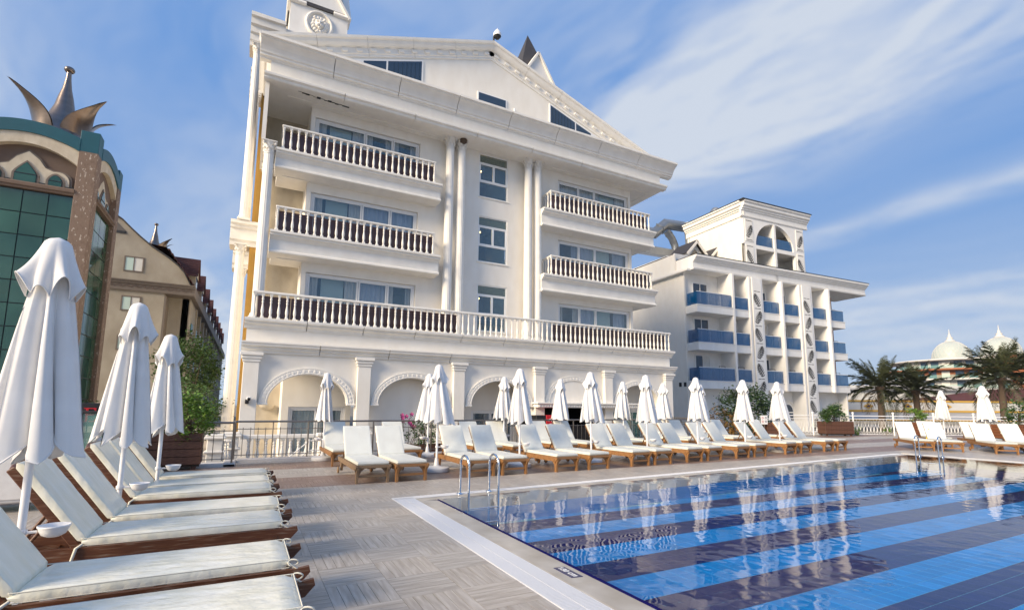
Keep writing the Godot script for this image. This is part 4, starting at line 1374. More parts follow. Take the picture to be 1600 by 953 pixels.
		hb("pane", mb().prism(PackedVector2Array([Vector2(x - 0.6, ap - 1.4), Vector2(x + 0.6, ap - 1.4), Vector2(x, ap - 0.75)]), z - 0.26, z - 0.22), M.glass_dark, d)
	# roof tower with an arched double balcony
	var t0 := 6.25
	var t1 := 14.15
	var tc := 10.2
	var ty := 18.55 - gy
	var tz := -0.1
	var ap := PackedVector2Array([Vector2(t1, soff), Vector2(t1, ty), Vector2(t0, ty), Vector2(t0, soff)])
	# front wall in pieces round the openings
	hb("tower_wall", cells(t0, t1, soff, 16.1 - gy, [Rect2(7.7, 14.0 - gy, 2.35, 1.75), Rect2(10.35, 14.0 - gy, 2.5, 1.75)], tz, 0.3), W)
	var up := PackedVector2Array([Vector2(t1, 16.1 - gy), Vector2(t1, ty), Vector2(t0, ty), Vector2(t0, 16.1 - gy)])
	up.append_array(ellipse_arch(tc, 16.1 - gy, 2.5, 2.25, 30))
	hb("tower_wall", mb().prism(up, tz - 0.3, tz), W)
	hb("tower_side", bx(Vector3(t0, soff, -6.6), Vector3(t0 + 0.2, ty, tz - 0.3)), M.white)
	hb("tower_side", bx(Vector3(t1 - 0.2, soff, -6.6), Vector3(t1, ty, tz - 0.3)), W)
	hb("tower_back", bx(Vector3(t0 + 0.2, soff, -2.3), Vector3(t1 - 0.2, ty, -2.1)), W)
	hb("tower_floor", bx(Vector3(t0 + 0.2, 15.8 - gy, -2.1), Vector3(t1 - 0.2, 16.1 - gy, tz - 0.3)), W)
	hb("tower_roof", bx(Vector3(t0 + 0.2, ty - 0.3, -6.6), Vector3(t1 - 0.2, ty, tz - 0.3)), W)
	hb("tower_divider", bx(Vector3(10.06, soff, -2.1), Vector3(10.34, ty - 0.1, tz + 0.02), 0.01), W)
	for sg in [0, 1]:
		hb("glass_panel", bx(Vector3(7.72 if sg == 0 else 10.36, 16.12 - gy, tz - 0.15), Vector3(10.04 if sg == 0 else 12.68, 17.1 - gy, tz - 0.138)), M.glass_blue)
		hb("balcony_door", bx(Vector3(8.2 + 2.6 * sg, 16.1 - gy, -2.1), Vector3(9.3 + 2.6 * sg, 17.9 - gy, -2.05)), M.glass_dark)
		hb("balcony_door", bx(Vector3(7.8 + 2.7 * sg, 13.6 - gy, -2.1), Vector3(8.5 + 2.7 * sg, 14.9 - gy, -2.05)), M.glass_dark)
	for q in [[t0 + 0.15, t0 + 1.1], [t1 - 1.1, t1 - 0.15]]:
		for k in 2:
			var yy := 14.9 - gy + 2.35 * k
			var fp := hb("emblem_panel", bx(Vector3(q[0], yy - 0.95, tz), Vector3(q[1], yy + 1.1, tz + 0.04), 0.01), M.trim)
			at_part(fp, "feather_emblem", fm, M.feather, Transform3D(Basis(Vector3(0, 0, 1), (-0.35 if k == 1 else 0.35)) * Basis.from_scale(Vector3(1.1 if k == 1 else -1.1, 1.2, 1)), Vector3((q[0] + q[1]) / 2, yy, tz + 0.044)))
			hb("stripe", bx(Vector3(q[0] + 0.1, yy - 0.85, tz + 0.04), Vector3(q[1] - 0.1, yy - 0.80, tz + 0.046)), M.feather, fp)
			hb("stripe", bx(Vector3(q[0] + 0.1, yy + 0.92, tz + 0.04), Vector3(q[1] - 0.1, yy + 0.97, tz + 0.046)), M.feather, fp)
	var tp := [Vector2(-0.1, ty), Vector2(0.08, ty), Vector2(0.1, ty + 0.1), Vector2(0.06, ty + 0.12), Vector2(0.06, ty + 0.5), Vector2(0.16, ty + 0.55), Vector2(0.16, ty + 0.65), Vector2(0.27, ty + 0.7), Vector2(0.27, ty + 0.8), Vector2(0.42, ty + 0.9), Vector2(0.42, ty + 1.15), Vector2(0.55, ty + 1.2), Vector2(0.55, ty + 1.32), Vector2(-0.1, ty + 1.34)]
	hb("tower_cornice", mb().mould(tp, t0 - 0.3, t1 + 0.55, tz), W)
	var sc := mb()
	sc.mould(tp, -0.5, 6.5, 0.0)
	at_part(h, "tower_cornice", sc, M.white, Transform3D(Basis(Vector3.UP, -PI / 2), Vector3(t0, 0.003, -6.5)))
	hb("tower_cap", bx(Vector3(t0 - 0.58, ty + 1.34, -6.6), Vector3(t1 + 0.6, ty + 1.40, tz + 0.6)), M.dark_iron)
	# silver ducts on the roof
	var du := mb()
	du.xf = Transform3D(Basis(), Vector3(0, 17.4, -9.5))
	for q in [[[Vector3(-1.5, 19.4, -8.0), Vector3(3.0, 19.5, -8.0), Vector3(4.5, 20.7, -8.0), Vector3(6.9, 20.75, -7.9)], 0.58], [[Vector3(7.2, 21.1, -7.6), Vector3(7.25, 19.0, -7.6), Vector3(7.3, 16.5, -7.6)], 0.6], [[Vector3(4.9, 20.2, -8.4), Vector3(5.6, 19.5, -8.4), Vector3(6.0, 18.7, -8.4), Vector3(6.05, 17.0, -8.4)], 0.5]]:
		hb("duct", mb().tube(q[0], q[1], 4), M.duct)
		for e in [0, 1]:
			hb("duct_flange", mb().tube([(q[0][e] as Vector3).lerp(q[0][e + 1], 0.45), (q[0][e] as Vector3).lerp(q[0][e + 1], 0.5)], q[1] + 0.07, 4), M.duct)
	hb("duct", mb().span(Vector3(1.0, 17.3, -8.6), Vector3(7.4, 18.1, -7.9), 0.03), M.duct)
	hb("duct", mb().tube([Vector3(8.2, ty + 1.2, -5.0), Vector3(8.2, ty + 2.3, -5.0), Vector3(8.4, ty + 2.5, -5.0)], 0.6, 12), M.duct)

# ---------------------------------------------------------------- the building with the mansard roof
func beige_building() -> void:
	var h := thing("mansard_building", "long beige building with curved gable, wave frieze and dark red mansard dormers", "building", Vector3(-8.3, -0.45, -49.0))
	var z := -49.0
	var B: Material = M.beige
	part(h, "wall", bx(Vector3(-14.0, -0.45, z - 8), Vector3(-6.6, 10.5, z)), B)
	part(h, "wall", bx(Vector3(-6.6, -0.45, z - 8), Vector3(-4.9, 10.5, z - 1.6)), B)
	part(h, "corner_pier", bx(Vector3(-6.6, -0.45, z - 1.6), Vector3(-6.45, 10.3, z)), M.beige_trim)
	var gp := PackedVector2Array([Vector2(-14, 11.2), Vector2(-4.85, 11.2), Vector2(-5.0, 11.7), Vector2(-5.45, 12.5), Vector2(-5.9, 13.0), Vector2(-6.6, 13.55), Vector2(-7.8, 14.3), Vector2(-8.6, 14.95), Vector2(-9.2, 15.5), Vector2(-9.9, 16.2), Vector2(-10.4, 16.5), Vector2(-14, 16.6)])
	part(h, "gable", mb().prism(gp, z - 0.4, z), B)
	var edge := mb()
	var pts := []
	for q in [[-4.75, 11.3], [-5.0, 11.75], [-5.42, 12.56], [-5.87, 13.07], [-6.57, 13.63], [-7.77, 14.4], [-8.55, 15.05], [-9.15, 15.6], [-9.85, 16.3], [-10.35, 16.62], [-14.0, 16.72]]:
		pts.append(Vector2(q[0], q[1]))
	for k in pts.size() - 1:
		var a: Vector2 = pts[k]
		var b: Vector2 = pts[k + 1]
		edge.face([Vector3(a.x, a.y, z + 0.15), Vector3(b.x, b.y, z + 0.15), Vector3(b.x, b.y, z - 8), Vector3(a.x, a.y, z - 8)], Vector3(-10, 8, z))
		edge.face([Vector3(a.x, a.y, z + 0.15), Vector3(b.x, b.y, z + 0.15), Vector3(b.x, b.y - 0.14, z + 0.15), Vector3(a.x, a.y - 0.14, z + 0.15)], Vector3(-10, 8, z - 3))
		edge.face([Vector3(a.x, a.y - 0.14, z + 0.15), Vector3(b.x, b.y - 0.14, z + 0.15), Vector3(b.x, b.y - 0.14, z - 0.2), Vector3(a.x, a.y - 0.14, z - 0.2)], Vector3(-10, 30, z))
	part(h, "verge", edge, M.roof_dark)
	# the recessed top balcony
	var tn := part(h, "top_niche", mb().prism(PackedVector2Array([Vector2(-13.6, 15.1), Vector2(-9.5, 15.1), Vector2(-9.55, 15.3), Vector2(-10.4, 16.2), Vector2(-13.6, 16.3)]), z - 0.2, z + 0.02), M.room)
	part(tn, "niche_rail", bx(Vector3(-13.6, 15.12, z + 0.02), Vector3(-9.6, 15.3, z + 0.06)), M.dark_iron)
	# frieze with a running wave
	part(h, "frieze", mb().mould([Vector2(-0.1, 10.5), Vector2(0.12, 10.5), Vector2(0.14, 10.66), Vector2(0.10, 10.7), Vector2(0.10, 11.05), Vector2(0.2, 11.1), Vector2(0.22, 11.25), Vector2(0.3, 11.28), Vector2(0.3, 11.36), Vector2(-0.1, 11.38)], -14.0, -4.5, z), M.beige_trim)
	for k in 15:
		var x := -12.3 + k * 0.53
		var m := mb()
		var sp := []
		for i in 16:
			var t := i / 15.0
			if t < 0.55:
				sp.append(Vector3(x - 0.3 + t * 0.7, 10.74 + 0.24 * sin(t / 0.55 * PI / 2), z + 0.11))
			else:
				var a := PI / 2 - (t - 0.55) / 0.45 * 4.4
				var r := 0.11 - 0.06 * (t - 0.55) / 0.45
				sp.append(Vector3(x + 0.085 + r * cos(a), 10.87 + r * sin(a), z + 0.11))
		m.tube(sp, 0.022, 5)
		part(h, "wave_scroll", m, M.brown_stucco)
	for q in [[-9.5, 12.05, 1.32, 1.26], [-9.42, 8.85, 1.3, 1.22], [-9.42, 5.7, 1.3, 1.22]]:
		var x0: float = q[0]
		var y0: float = q[1]
		var w := part(h, "window", ring_frame(x0, x0 + q[2], y0, y0 + q[3], z + 0.05, 0.1, 0.1), M.beige_trim)
		part(w, "pane", bx(Vector3(x0 + 0.1, y0 + 0.1, z + 0.005), Vector3(x0 + q[2] / 2 - 0.03, y0 + q[3] - 0.1, z + 0.02)), M.blind)
		part(w, "pane", bx(Vector3(x0 + q[2] / 2 + 0.03, y0 + 0.1, z + 0.005), Vector3(x0 + q[2] - 0.1, y0 + q[3] - 0.1, z + 0.02)), M.curtain)
		part(w, "mullion", bx(Vector3(x0 + q[2] / 2 - 0.03, y0 + 0.1, z + 0.005), Vector3(x0 + q[2] / 2 + 0.03, y0 + q[3] - 0.1, z + 0.045)), M.beige_trim)
	# the long flank: frieze, floors, balconies, mansard and dormers
	var X := -4.9
	part(h, "flank_wall", bx(Vector3(-12, -0.45, z - 66), Vector3(X - 0.4, 10.5, z - 8)), B)
	part(h, "flank_wall", bx(Vector3(X - 0.6, -0.45, z - 8.2), Vector3(X - 0.1, 10.5, z - 1.6)), B)
	part(h, "flank_frieze", bx(Vector3(X - 1.8, 10.5, z - 66), Vector3(X + 0.38, 11.36, z - 0.02), 0.03), M.beige_trim)
	for k in 3:
		part(h, "floor_band", bx(Vector3(X - 0.3, 7.4 - 3.1 * k, z - 66), Vector3(X + 0.12, 7.75 - 3.1 * k, z - 2.0), 0.02), M.beige_trim if k < 2 else B)
	for k in 14:
		var zz := z - 3.2 - 4.3 * k
		for f in 3:
			var y0 := 7.8 - 3.1 * f
			var w := part(h, "window", bx(Vector3(X - 0.32, y0, zz - 1.3), Vector3(X - 0.05 if k < 2 else X - 0.36, y0 + 2.1, zz)), M.mullion)
			if k < 2:
				part(w, "frame", bx(Vector3(X - 0.06, y0 + 1.6, zz - 1.3), Vector3(X - 0.02, y0 + 2.1, zz)), M.teal_rail)
			part(w, "railing", bx(Vector3(X + 0.02, y0, zz - 1.4), Vector3(X + 0.06, y0 + 0.85, zz + 0.1)), M.teal_rail if k % 4 != 2 else M.white_metal)
			part(w, "pane", bx(Vector3(X - 0.39, y0 + 0.1, zz - 3.4), Vector3(X - 0.34, y0 + 2.0, zz - 1.9)), M.glass_navy)
		part(h, "pier", bx(Vector3(X - 0.4, -0.45, zz - 4.2), Vector3(X + 0.1, 10.5, zz - 3.6)), B)
	var ms := mb()
	var s0 := [Vector3(X + 0.3, 11.36, z - 0.3), Vector3(X + 0.3, 11.36, z - 66), Vector3(X - 1.9, 14.5, z - 66), Vector3(X - 1.9, 14.5, z - 0.3)]
	ms.face(s0, Vector3(-10, 8, z - 30))
	ms.face([Vector3(X - 1.9, 14.5, z - 0.3), Vector3(X - 1.9, 14.5, z - 66), Vector3(-12, 15.2, z - 66), Vector3(-12, 15.2, z - 0.3)], Vector3(-10, 8, z - 30))
	part(h, "mansard_roof", ms, M.roof_red)
	for k in 12:
		var m := mb()
		for i in 9:
			var t := (i + 0.5) / 9.0
			var c := (s0[0] as Vector3).lerp(s0[3], t)
			m.span(Vector3(c.x - 0.05, c.y - 0.02, z - 0.3 - 5.4 * (k + 1) + 0.02), Vector3(c.x + 0.10, c.y + 0.09, z - 0.3 - 5.4 * k))
		part(h, "tile_courses", m, M.roof_red)
	for k in 9:
		var zz := z - 2.2 - 6.6 * k
		var d := part(h, "dormer", bx(Vector3(X - 2.2, 11.4, zz - 1.7), Vector3(X + 0.15, 12.9, zz + 0.1)), B)
		part(d, "pane", bx(Vector3(X + 0.15, 11.7, zz - 1.4), Vector3(X + 0.18, 12.8, zz - 0.2)), M.glass_navy)
		var g := mb()
		for sg in [-1.0, 1.0]:
			g.face([Vector3(X + 0.35, 14.45, zz - 0.8), Vector3(X - 2.6, 14.5, zz - 0.8), Vector3(X - 2.6, 12.6, zz - 0.8 + sg * 1.35), Vector3(X + 0.35, 12.6, zz - 0.8 + sg * 1.35)], Vector3(X - 1, 11, zz - 0.8))
		part(d, "dormer_roof", g, M.roof_red)
		var gf := mb()
		gf.face([Vector3(X + 0.2, 12.7, zz - 2.0), Vector3(X + 0.2, 12.7, zz + 0.4), Vector3(X + 0.2, 14.3, zz - 0.8)], Vector3(X - 2, 13, zz))
		part(d, "dormer_gable", gf, M.cream)
		for i in 8:
			var t := (i + 0.5) / 8.0
			part(d, "tile_course", bx(Vector3(X - 2.0, lerpf(12.6, 14.4, t) - 0.03, zz - 0.8 + 1.35 * (1 - t)), Vector3(X + 0.36, lerpf(12.6, 14.4, t) + 0.07, zz - 0.8 + 1.35 * (1 - t) + 0.05)), M.roof_red)
	# second crown spire on its roof
	crown(h, Vector3(-8.1, 14.6, z - 3.0), 0.62)

func crown(h: Node3D, o: Vector3, s: float) -> void:
	var c := part(h, "spire", mb().lathe([Vector2(1.4, -0.5), Vector2(1.15, 0.0), Vector2(0.88, 0.6), Vector2(0.68, 1.1), Vector2(0.47, 1.7), Vector2(0.36, 2.3), Vector2(0.22, 2.9), Vector2(0.14, 3.5), Vector2(0.11, 3.95), Vector2(0.13, 4.0)].map(func(q): return q * s), 24, o), M.crown)
	var ball := []
	for i in 9:
		var a := -PI / 2 + PI * i / 8.0
		ball.append(Vector2(maxf(0.26 * cos(a), 0.002), 4.1 + 0.2 * sin(a)) * s)
	part(c, "ball_finial", mb().lathe(ball, 16, o), M.crown)
	for k in 4:
		var b := Basis(Vector3.UP, deg_to_rad([220.0, -32.0, 34.0, 128.0][k]))
		var rows := []
		for i in 13:
			var t := i / 12.0
			# a curved petal: wide at the foot, drawn out to a point that leans outwards
			var r := 1.15 + 0.35 * t + 1.15 * pow(t, 3.0)
			var y := -0.4 + 2.95 * t - 0.55 * t * t
			var w := 0.82 * pow(1.0 - t, 0.8) * (0.9 + 0.5 * sin(PI * minf(t * 1.2, 1.0)))
			var row := PackedVector3Array()
			for j in 9:
				var u := j / 8.0 * 2.0 - 1.0
				row.append(o + b * (Vector3(r - 0.42 * u * u * (1.0 - t), y, u * w) * s))
			rows.append(row)
		var m := mb()
		m.grid(rows)
		for i in rows.size():
			for j in 9:
				rows[i][j] += b * Vector3(-0.06 * s, 0.02 * s, 0)
		m.grid(rows, false, true)
		part(c, "petal", m, M.crown)

func tower() -> void:
	var x0 := -13.9
	var x1 := -8.15
	var z := -33.5
	var zb := -39.2
	var cx := (x0 + x1) / 2
	var h := thing("crowned_tower", "green glass tower with teal arched top and metal crown spire", "tower", Vector3(cx, -0.45, (z + zb) / 2))
	part(h, "body", bx(Vector3(x0 + 0.3, -0.45, zb + 0.3), Vector3(x1 - 0.25, 13.0, z - 0.25)), M.mullion)
	part(h, "back_body", bx(Vector3(x0 + 0.3, 12.9, zb + 0.3), Vector3(x1 - 0.3, 15.0, z - 1.2)), M.brown_stucco)
	# curtain wall, pane by pane, on the front and on the right
	var y := 12.45
	var row := 0
	while y > 0.5:
		for k in 4:
			var a := x0 + 0.85 + k * 1.02
			var pn := mb()
			pn.xf = Transform3D(Basis.from_euler(Vector3(rng.randfn() * 0.006, rng.randfn() * 0.006, 0)), Vector3(a + 0.51, y - 0.59, z - 0.23))
			part(h, "pane", pn.box(Vector3.ZERO, Vector3(0.97, 1.135, 0.06)), M.green_panes[rng.randi() % 4])
		for k in 4:
			var a := zb + 0.9 + k * 1.0
			part(h, "pane", bx(Vector3(x1 - 0.25, y - 1.16, a + 0.025), Vector3(x1 - 0.2, y - 0.025, a + 0.975)), M.green_panes[rng.randi() % 4])
		y -= 1.19
		row += 1
	for q in [[x0, z], [x1 - 0.82, z], [x1 - 0.82, zb + 0.82], [x0, zb + 0.82]]:
		var p := part(h, "corner_pillar", bx(Vector3(q[0], -0.45, q[1] - 0.82), Vector3(q[0] + 0.82, 15.1, q[1]), 0.02), M.stone_pillar)
		part(p, "teal_cap", bx(Vector3(q[0] - 0.005, 15.05, q[1] - 0.825), Vector3(q[0] + 0.825, 16.25, q[1] + 0.005), 0.02), M.teal)
	# front and right arches: teal band, cream band, recessed tympanum with trefoil windows
	for side in 2:
		var f := mb()
		var tr := Transform3D.IDENTITY
		var ccx := cx
		var hw := (x1 - x0) / 2 - 0.8
		if side == 1:
			tr = Transform3D(Basis(Vector3.UP, PI / 2), Vector3(x1, 0, (z + zb) / 2)) * Transform3D(Basis(), Vector3(-cx, 0, -z))
		for q in [["teal_arch", 16.2, 15.74, 15.55, 15.02, 0.02, M.teal], ["cream_arch", 15.55, 15.02, 14.98, 14.2, -0.06, M.cream]]:
			var poly := PackedVector2Array()
			for k in 21:
				var u := k / 20.0 * 2.0 - 1.0
				poly.append(Vector2(ccx + u * hw, lerpf(q[1], q[2], u * u)))
			for k in 21:
				var u := 1.0 - k / 20.0 * 2.0
				poly.append(Vector2(ccx + u * hw, lerpf(q[3], q[4], u * u)))
			var m := mb()
			m.xf = tr
			m.prism(poly, z - 0.5, z + q[5])
			part(h, q[0], m, q[6])
		var ty := mb()
		ty.xf = tr
		ty.prism(PackedVector2Array([Vector2(ccx - hw, 12.9), Vector2(ccx + hw, 12.9), Vector2(ccx + hw, 14.5), Vector2(ccx, 15.2), Vector2(ccx - hw, 14.5)]), z - 0.6, z - 0.42)
		part(h, "tympanum", ty, M.brown_stucco)
		var sill := mb()
		sill.xf = tr
		sill.mould([Vector2(-0.5, 12.5), Vector2(-0.02, 12.5), Vector2(0.0, 12.6), Vector2(0.06, 12.64), Vector2(0.06, 12.78), Vector2(0.0, 12.86), Vector2(-0.5, 12.9)], ccx - hw, ccx + hw, z)
		part(h, "sill_band", sill, M.brown_stucco)
		# cream trefoil plate
		var pl := PackedVector2Array([Vector2(ccx + 1.75, 12.9)])
		for k in 9:
			var a := PI * 0.0 + PI * 0.62 * k / 8.0
			pl.append(Vector2(ccx + 1.25 + 0.5 * cos(a), 13.25 + 0.5 * sin(a)))
		pl.append(Vector2(ccx + 0.72, 13.85))
		pl.append(Vector2(ccx + 0.45, 14.25))
		pl.append(Vector2(ccx, 14.62))
		var n := pl.size()
		for k in range(n - 2, -1, -1):
			pl.append(Vector2(2 * ccx - pl[k].x, pl[k].y))
		var big := mb()
		big.xf = tr
		var sc := PackedVector2Array()
		for q in pl:
			sc.append(Vector2(ccx + (q.x - ccx) * 1.07, 12.9 + (q.y - 12.9) * 1.07))
		big.prism(sc, z - 0.45, z - 0.33)
		var plate := part(h, "trefoil_moulding", big, M.beige_trim)
		var m2 := mb()
		m2.xf = tr
		m2.prism(pl, z - 0.4, z - 0.28)
		part(plate, "trefoil_plate", m2, M.cream)
		for q in [[0.0, 0.42, 13.35, 0.62], [-1.2, 0.26, 13.2, 0.3], [1.2, 0.26, 13.2, 0.3]]:
			for lay in 3:
				var g: float = [0.13, 0.03, 0.0][lay]
				var wp := PackedVector2Array([Vector2(ccx + q[0] + q[1] + g, 12.92), Vector2(ccx + q[0] + q[1] + g, q[2])])
				for k in range(1, 12):
					var t := k / 12.0
					var xx: float = (q[1] + g) * (1.0 - 2.0 * t)
					var yy: float = (q[3] + g) * (pow(sin(PI * t), 0.75) if q[0] != 0.0 else pow(1.0 - absf(2.0 * t - 1.0), 0.8))
					wp.append(Vector2(ccx + q[0] + xx, q[2] + yy))
				wp.append(Vector2(ccx + q[0] - q[1] - g, q[2]))
				wp.append(Vector2(ccx + q[0] - q[1] - g, 12.92))
				var wm := mb()
				wm.xf = tr
				wm.prism(wp, z - 0.4, z - [0.22, 0.205, 0.19][lay])
				part(plate, ["window_surround", "window_frame", "pane"][lay], wm, [M.beige_trim, M.mullion, M.green_glass][lay])
			var bar := mb()
			bar.xf = tr
			bar.span(Vector3(ccx + q[0] - q[1], q[2] - 0.02, z - 0.3), Vector3(ccx + q[0] + q[1], q[2] + 0.02, z - 0.17))
			part(plate, "glazing_bar", bar, M.mullion)
	part(h, "roof", mb().lathe([Vector2(2.3, 14.9), Vector2(2.2, 15.7), Vector2(1.8, 16.4), Vector2(0.1, 16.7)], 20, Vector3(cx, 0, (z + zb) / 2)), M.teal)
	crown(h, Vector3(-10.66, 17.0, -36.5), 1.0)
	part(h, "antenna", mb().tube([Vector3(-13.4, 15.8, -35.0), Vector3(-13.4, 19.4, -35.0)], 0.05, 6), M.dark_iron)

# ---------------------------------------------------------------- far right: domed hotel and low market halls
func far_right() -> void:
	for q in [[149.4, -56.3, 13.9, 7.4, "nearer domed hotel with round pale tiled dome and curved white terraces", 15.5], [159.6, -50.5, 15.0, 6.8, "farther domed hotel whose pale dome rises behind the right palm", 12.0]]:
		var o := Vector3(q[0], 0, q[1])
		var h := thing("domed_hotel", q[4], "hotel", Vector3(o.x, -2, o.z), 0.0, "domed hotels on the skyline")
		var R: float = 3.75
		var yb: float = q[2]
		var dome := []
		for k in 13:
			var a := PI / 2 * k / 12.0
			dome.append(Vector2(maxf(R * cos(a), 0.02), yb + 4.3 * sin(a)))
		var d := part(h, "dome", mb().lathe(dome, 40, o), M.dome_tile)
		# diagonal ribs that give the dome its lozenges
		for k in 26:
			for sg in [-1.0, 1.0]:
				var pts := []
				for i in 13:
					var a := PI / 2 * i / 13.0
					var th: float = TAU * k / 26.0 + sg * 0.9 * i / 12.0
					pts.append(o + Vector3(R * 1.005 * cos(a) * cos(th), yb + 4.32 * sin(a), R * 1.005 * cos(a) * sin(th)))
				part(d, "rib", mb().tube(pts, 0.035, 4, false), M.dome_white)
		part(d, "finial", mb().lathe([Vector2(0.95, yb + 4.2), Vector2(1.0, yb + 4.45), Vector2(0.7, yb + 4.6), Vector2(0.55, yb + 4.95), Vector2(0.7, yb + 5.1), Vector2(0.35, yb + 5.35), Vector2(0.3, yb + 5.8), Vector2(0.12, yb + 6.1), Vector2(0.05, yb + 7.2)], 16, o), M.dome_white)
		part(d, "drum", mb().lathe([Vector2(R + 0.5, yb - 0.5), Vector2(R + 0.5, yb - 0.1), Vector2(R + 0.1, yb + 0.05)], 40, o), M.dome_white)
		var big: float = q[5]
		for f in 4:
			var y: float = yb - 0.7 - 2.3 * f
			var rr: float = big - 3.5 + 1.6 * f if f < 3 else big + 0.4
			part(h, "terrace", mb().lathe([Vector2(rr - 1.3, y - 2.2), Vector2(rr - 1.3, y - 0.5), Vector2(rr, y - 0.5), Vector2(rr + 0.1, y - 0.1), Vector2(rr - 0.2, y)], 48, o), M.dome_white if f != 1 else M.terracotta)
			part(h, "glass_rail", mb().lathe([Vector2(rr + 0.02, y - 2.25), Vector2(rr + 0.02, y - 1.45)], 48, o), M.glass_green)
			for k in 22:
				var a := 1.2 + PI * 1.25 * k / 21.0
				var wv := o + Vector3(cos(a) * (rr - 1.22), y - 1.35, -sin(a) * (rr - 1.22)) * Vector3(1, 1, -1)
				at_part(h, "window", bx(Vector3(-0.7, -0.75, -0.08), Vector3(0.7, 0.75, 0.02)), M.glass_navy if k % 3 else M.curtain, Transform3D(Basis(Vector3.UP, PI / 2 - a + PI * 0.0), wv - h.position))
		part(h, "lower_body", mb().lathe([Vector2(big, -2), Vector2(big, yb - 9.0)], 40, o), M.dome_white)
	# market hall: long roof with gold fascia lines
	var dir := Vector3(0.884, 0, 0.467)
	var turn := -atan2(0.467, 0.884)
	var t := thing("market_hall", "long low white hall with gold fascia lines and lozenge plaques", "hall", Vector3(84, -1, -36.5), turn)
	part(t, "wall", bx(Vector3(-16, 0, -8), Vector3(22, 3.6, -0.6)), M.awning, true)
	part(t, "fascia", bx(Vector3(-16, 2.55, -0.7), Vector3(22, 3.7, -0.2), 0.03), M.awning, true)
	part(t, "gold_line", bx(Vector3(-16, 3.7, -0.75), Vector3(22, 3.95, -0.1), 0.02), M.gold, true)
	part(t, "gold_line", bx(Vector3(-16, 2.30, -0.75), Vector3(22, 2.55, -0.1), 0.02), M.gold, true)
	for k in 6:
		var pq := part(t, "plaque", mb().prism(PackedVector2Array([Vector2(-12.7 + 5.6 * k, 3.1), Vector2(-12.0 + 5.6 * k, 2.72), Vector2(-11.3 + 5.6 * k, 3.1), Vector2(-12.0 + 5.6 * k, 3.48)]), -0.2, -0.12), M.gold, true)
		part(pq, "plaque_centre", mb().prism(PackedVector2Array([Vector2(-12.3 + 5.6 * k, 3.1), Vector2(-12.0 + 5.6 * k, 2.93), Vector2(-11.7 + 5.6 * k, 3.1), Vector2(-12.0 + 5.6 * k, 3.27)]), -0.13, -0.09), M.navy, true)
	for k in 34:
		var m := mb()
		m.face([Vector3(-16 + 1.1 * k, 2.3, -0.3), Vector3(-14.93 + 1.1 * k, 2.3, -0.3), Vector3(-14.93 + 1.1 * k, 1.3, 3.6), Vector3(-16 + 1.1 * k, 1.3, 3.6)], Vector3(0, 0, 0))
		part(t, "awning_panel", m, M.metal_roof, true)
	part(t, "awning_edge", bx(Vector3(-16, 1.15, 3.55), Vector3(22, 1.32, 3.65)), M.gold, true)
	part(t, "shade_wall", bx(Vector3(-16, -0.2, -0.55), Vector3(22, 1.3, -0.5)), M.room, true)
	# red curved roof and the white vault behind it
	for k in 16:
		var m := mb()
		var xa := -4.0 + 1.6 * k
		var fy := func(x: float) -> float:
			return 3.95 + 1.9 * smoothstep(-4.0, 18.0, x)
		m.face([Vector3(xa, 3.9, -1.0), Vector3(xa + 1.6, 3.9, -1.0), Vector3(xa + 1.6, fy.call(xa + 1.6), -2.2), Vector3(xa, fy.call(xa), -2.2)], Vector3(0, 0, -6))
		part(t, "red_roof", m, M.roof_red, true)
	part(t, "red_roof", mb().prism(PackedVector2Array([Vector2(-16, 3.9), Vector2(-9.5, 3.9), Vector2(-12, 5.0), Vector2(-16, 5.3)]), -3.0, -1.0), M.roof_red, true)
	var v := thing("vaulted_hall", "white vaulted hall with grey eave line behind the gold trimmed hall", "hall", Vector3(95, -1, -50), turn)
	part(v, "wall", bx(Vector3(-24, 0, -10), Vector3(22, 6.0, 0)), M.awning, true)
	part(v, "eave", bx(Vector3(-24, 6.0, -10), Vector3(22, 6.4, 0.8), 0.1), M.metal_roof, true)
	part(v, "roof", mb().prism(PackedVector2Array([Vector2(-24, 6.4), Vector2(22, 6.4), Vector2(18, 6.9), Vector2(-20, 6.9)]), -10, 0.2), M.awning, true)
	for k in 20:
		part(v, "seam", bx(Vector3(-23 + 2.3 * k, 0, 0), Vector3(-22.92 + 2.3 * k, 6.0, 0.05)), M.metal_roof, true)
	var th := thing("terracotta_block", "terracotta coloured block with white balconies behind the right palm", "building", Vector3(150, -2, -38), turn)
	part(th, "wall", bx(Vector3(-9, 0, -8), Vector3(24, 15.5, 0)), M.terracotta, true)
	for f in 4:
		part(th, "balcony_slab", bx(Vector3(-9.2, 2.6 + 3.4 * f, -0.2), Vector3(24, 3.2 + 3.4 * f, 1.0)), M.dome_white, true)
		for k in 8:
			part(th, "window", bx(Vector3(-7.5 + 4 * k, 3.4 + 3.4 * f, -0.02), Vector3(-5.5 + 4 * k, 5.6 + 3.4 * f, 0.05)), M.glass_navy, true)
	var sl := thing("street_lamp", "grey curved street lamp beside the left palm trunk", "street lamp", Vector3(70, -1.2, -33.6))
	part(sl, "post", mb().tube([Vector3(0, 0, 0), Vector3(0, 2.5, 0), Vector3(-0.05, 4.2, 0), Vector3(-0.5, 5.0, 0), Vector3(-1.2, 5.3, 0)], [0.11, 0.1, 0.08, 0.07, 0.05], 8), M.steel, true)
	part(sl, "lamp_head", mb().box(Vector3(-1.4, 5.3, 0), Vector3(0.6, 0.12, 0.25), 0.05), M.steel, true)

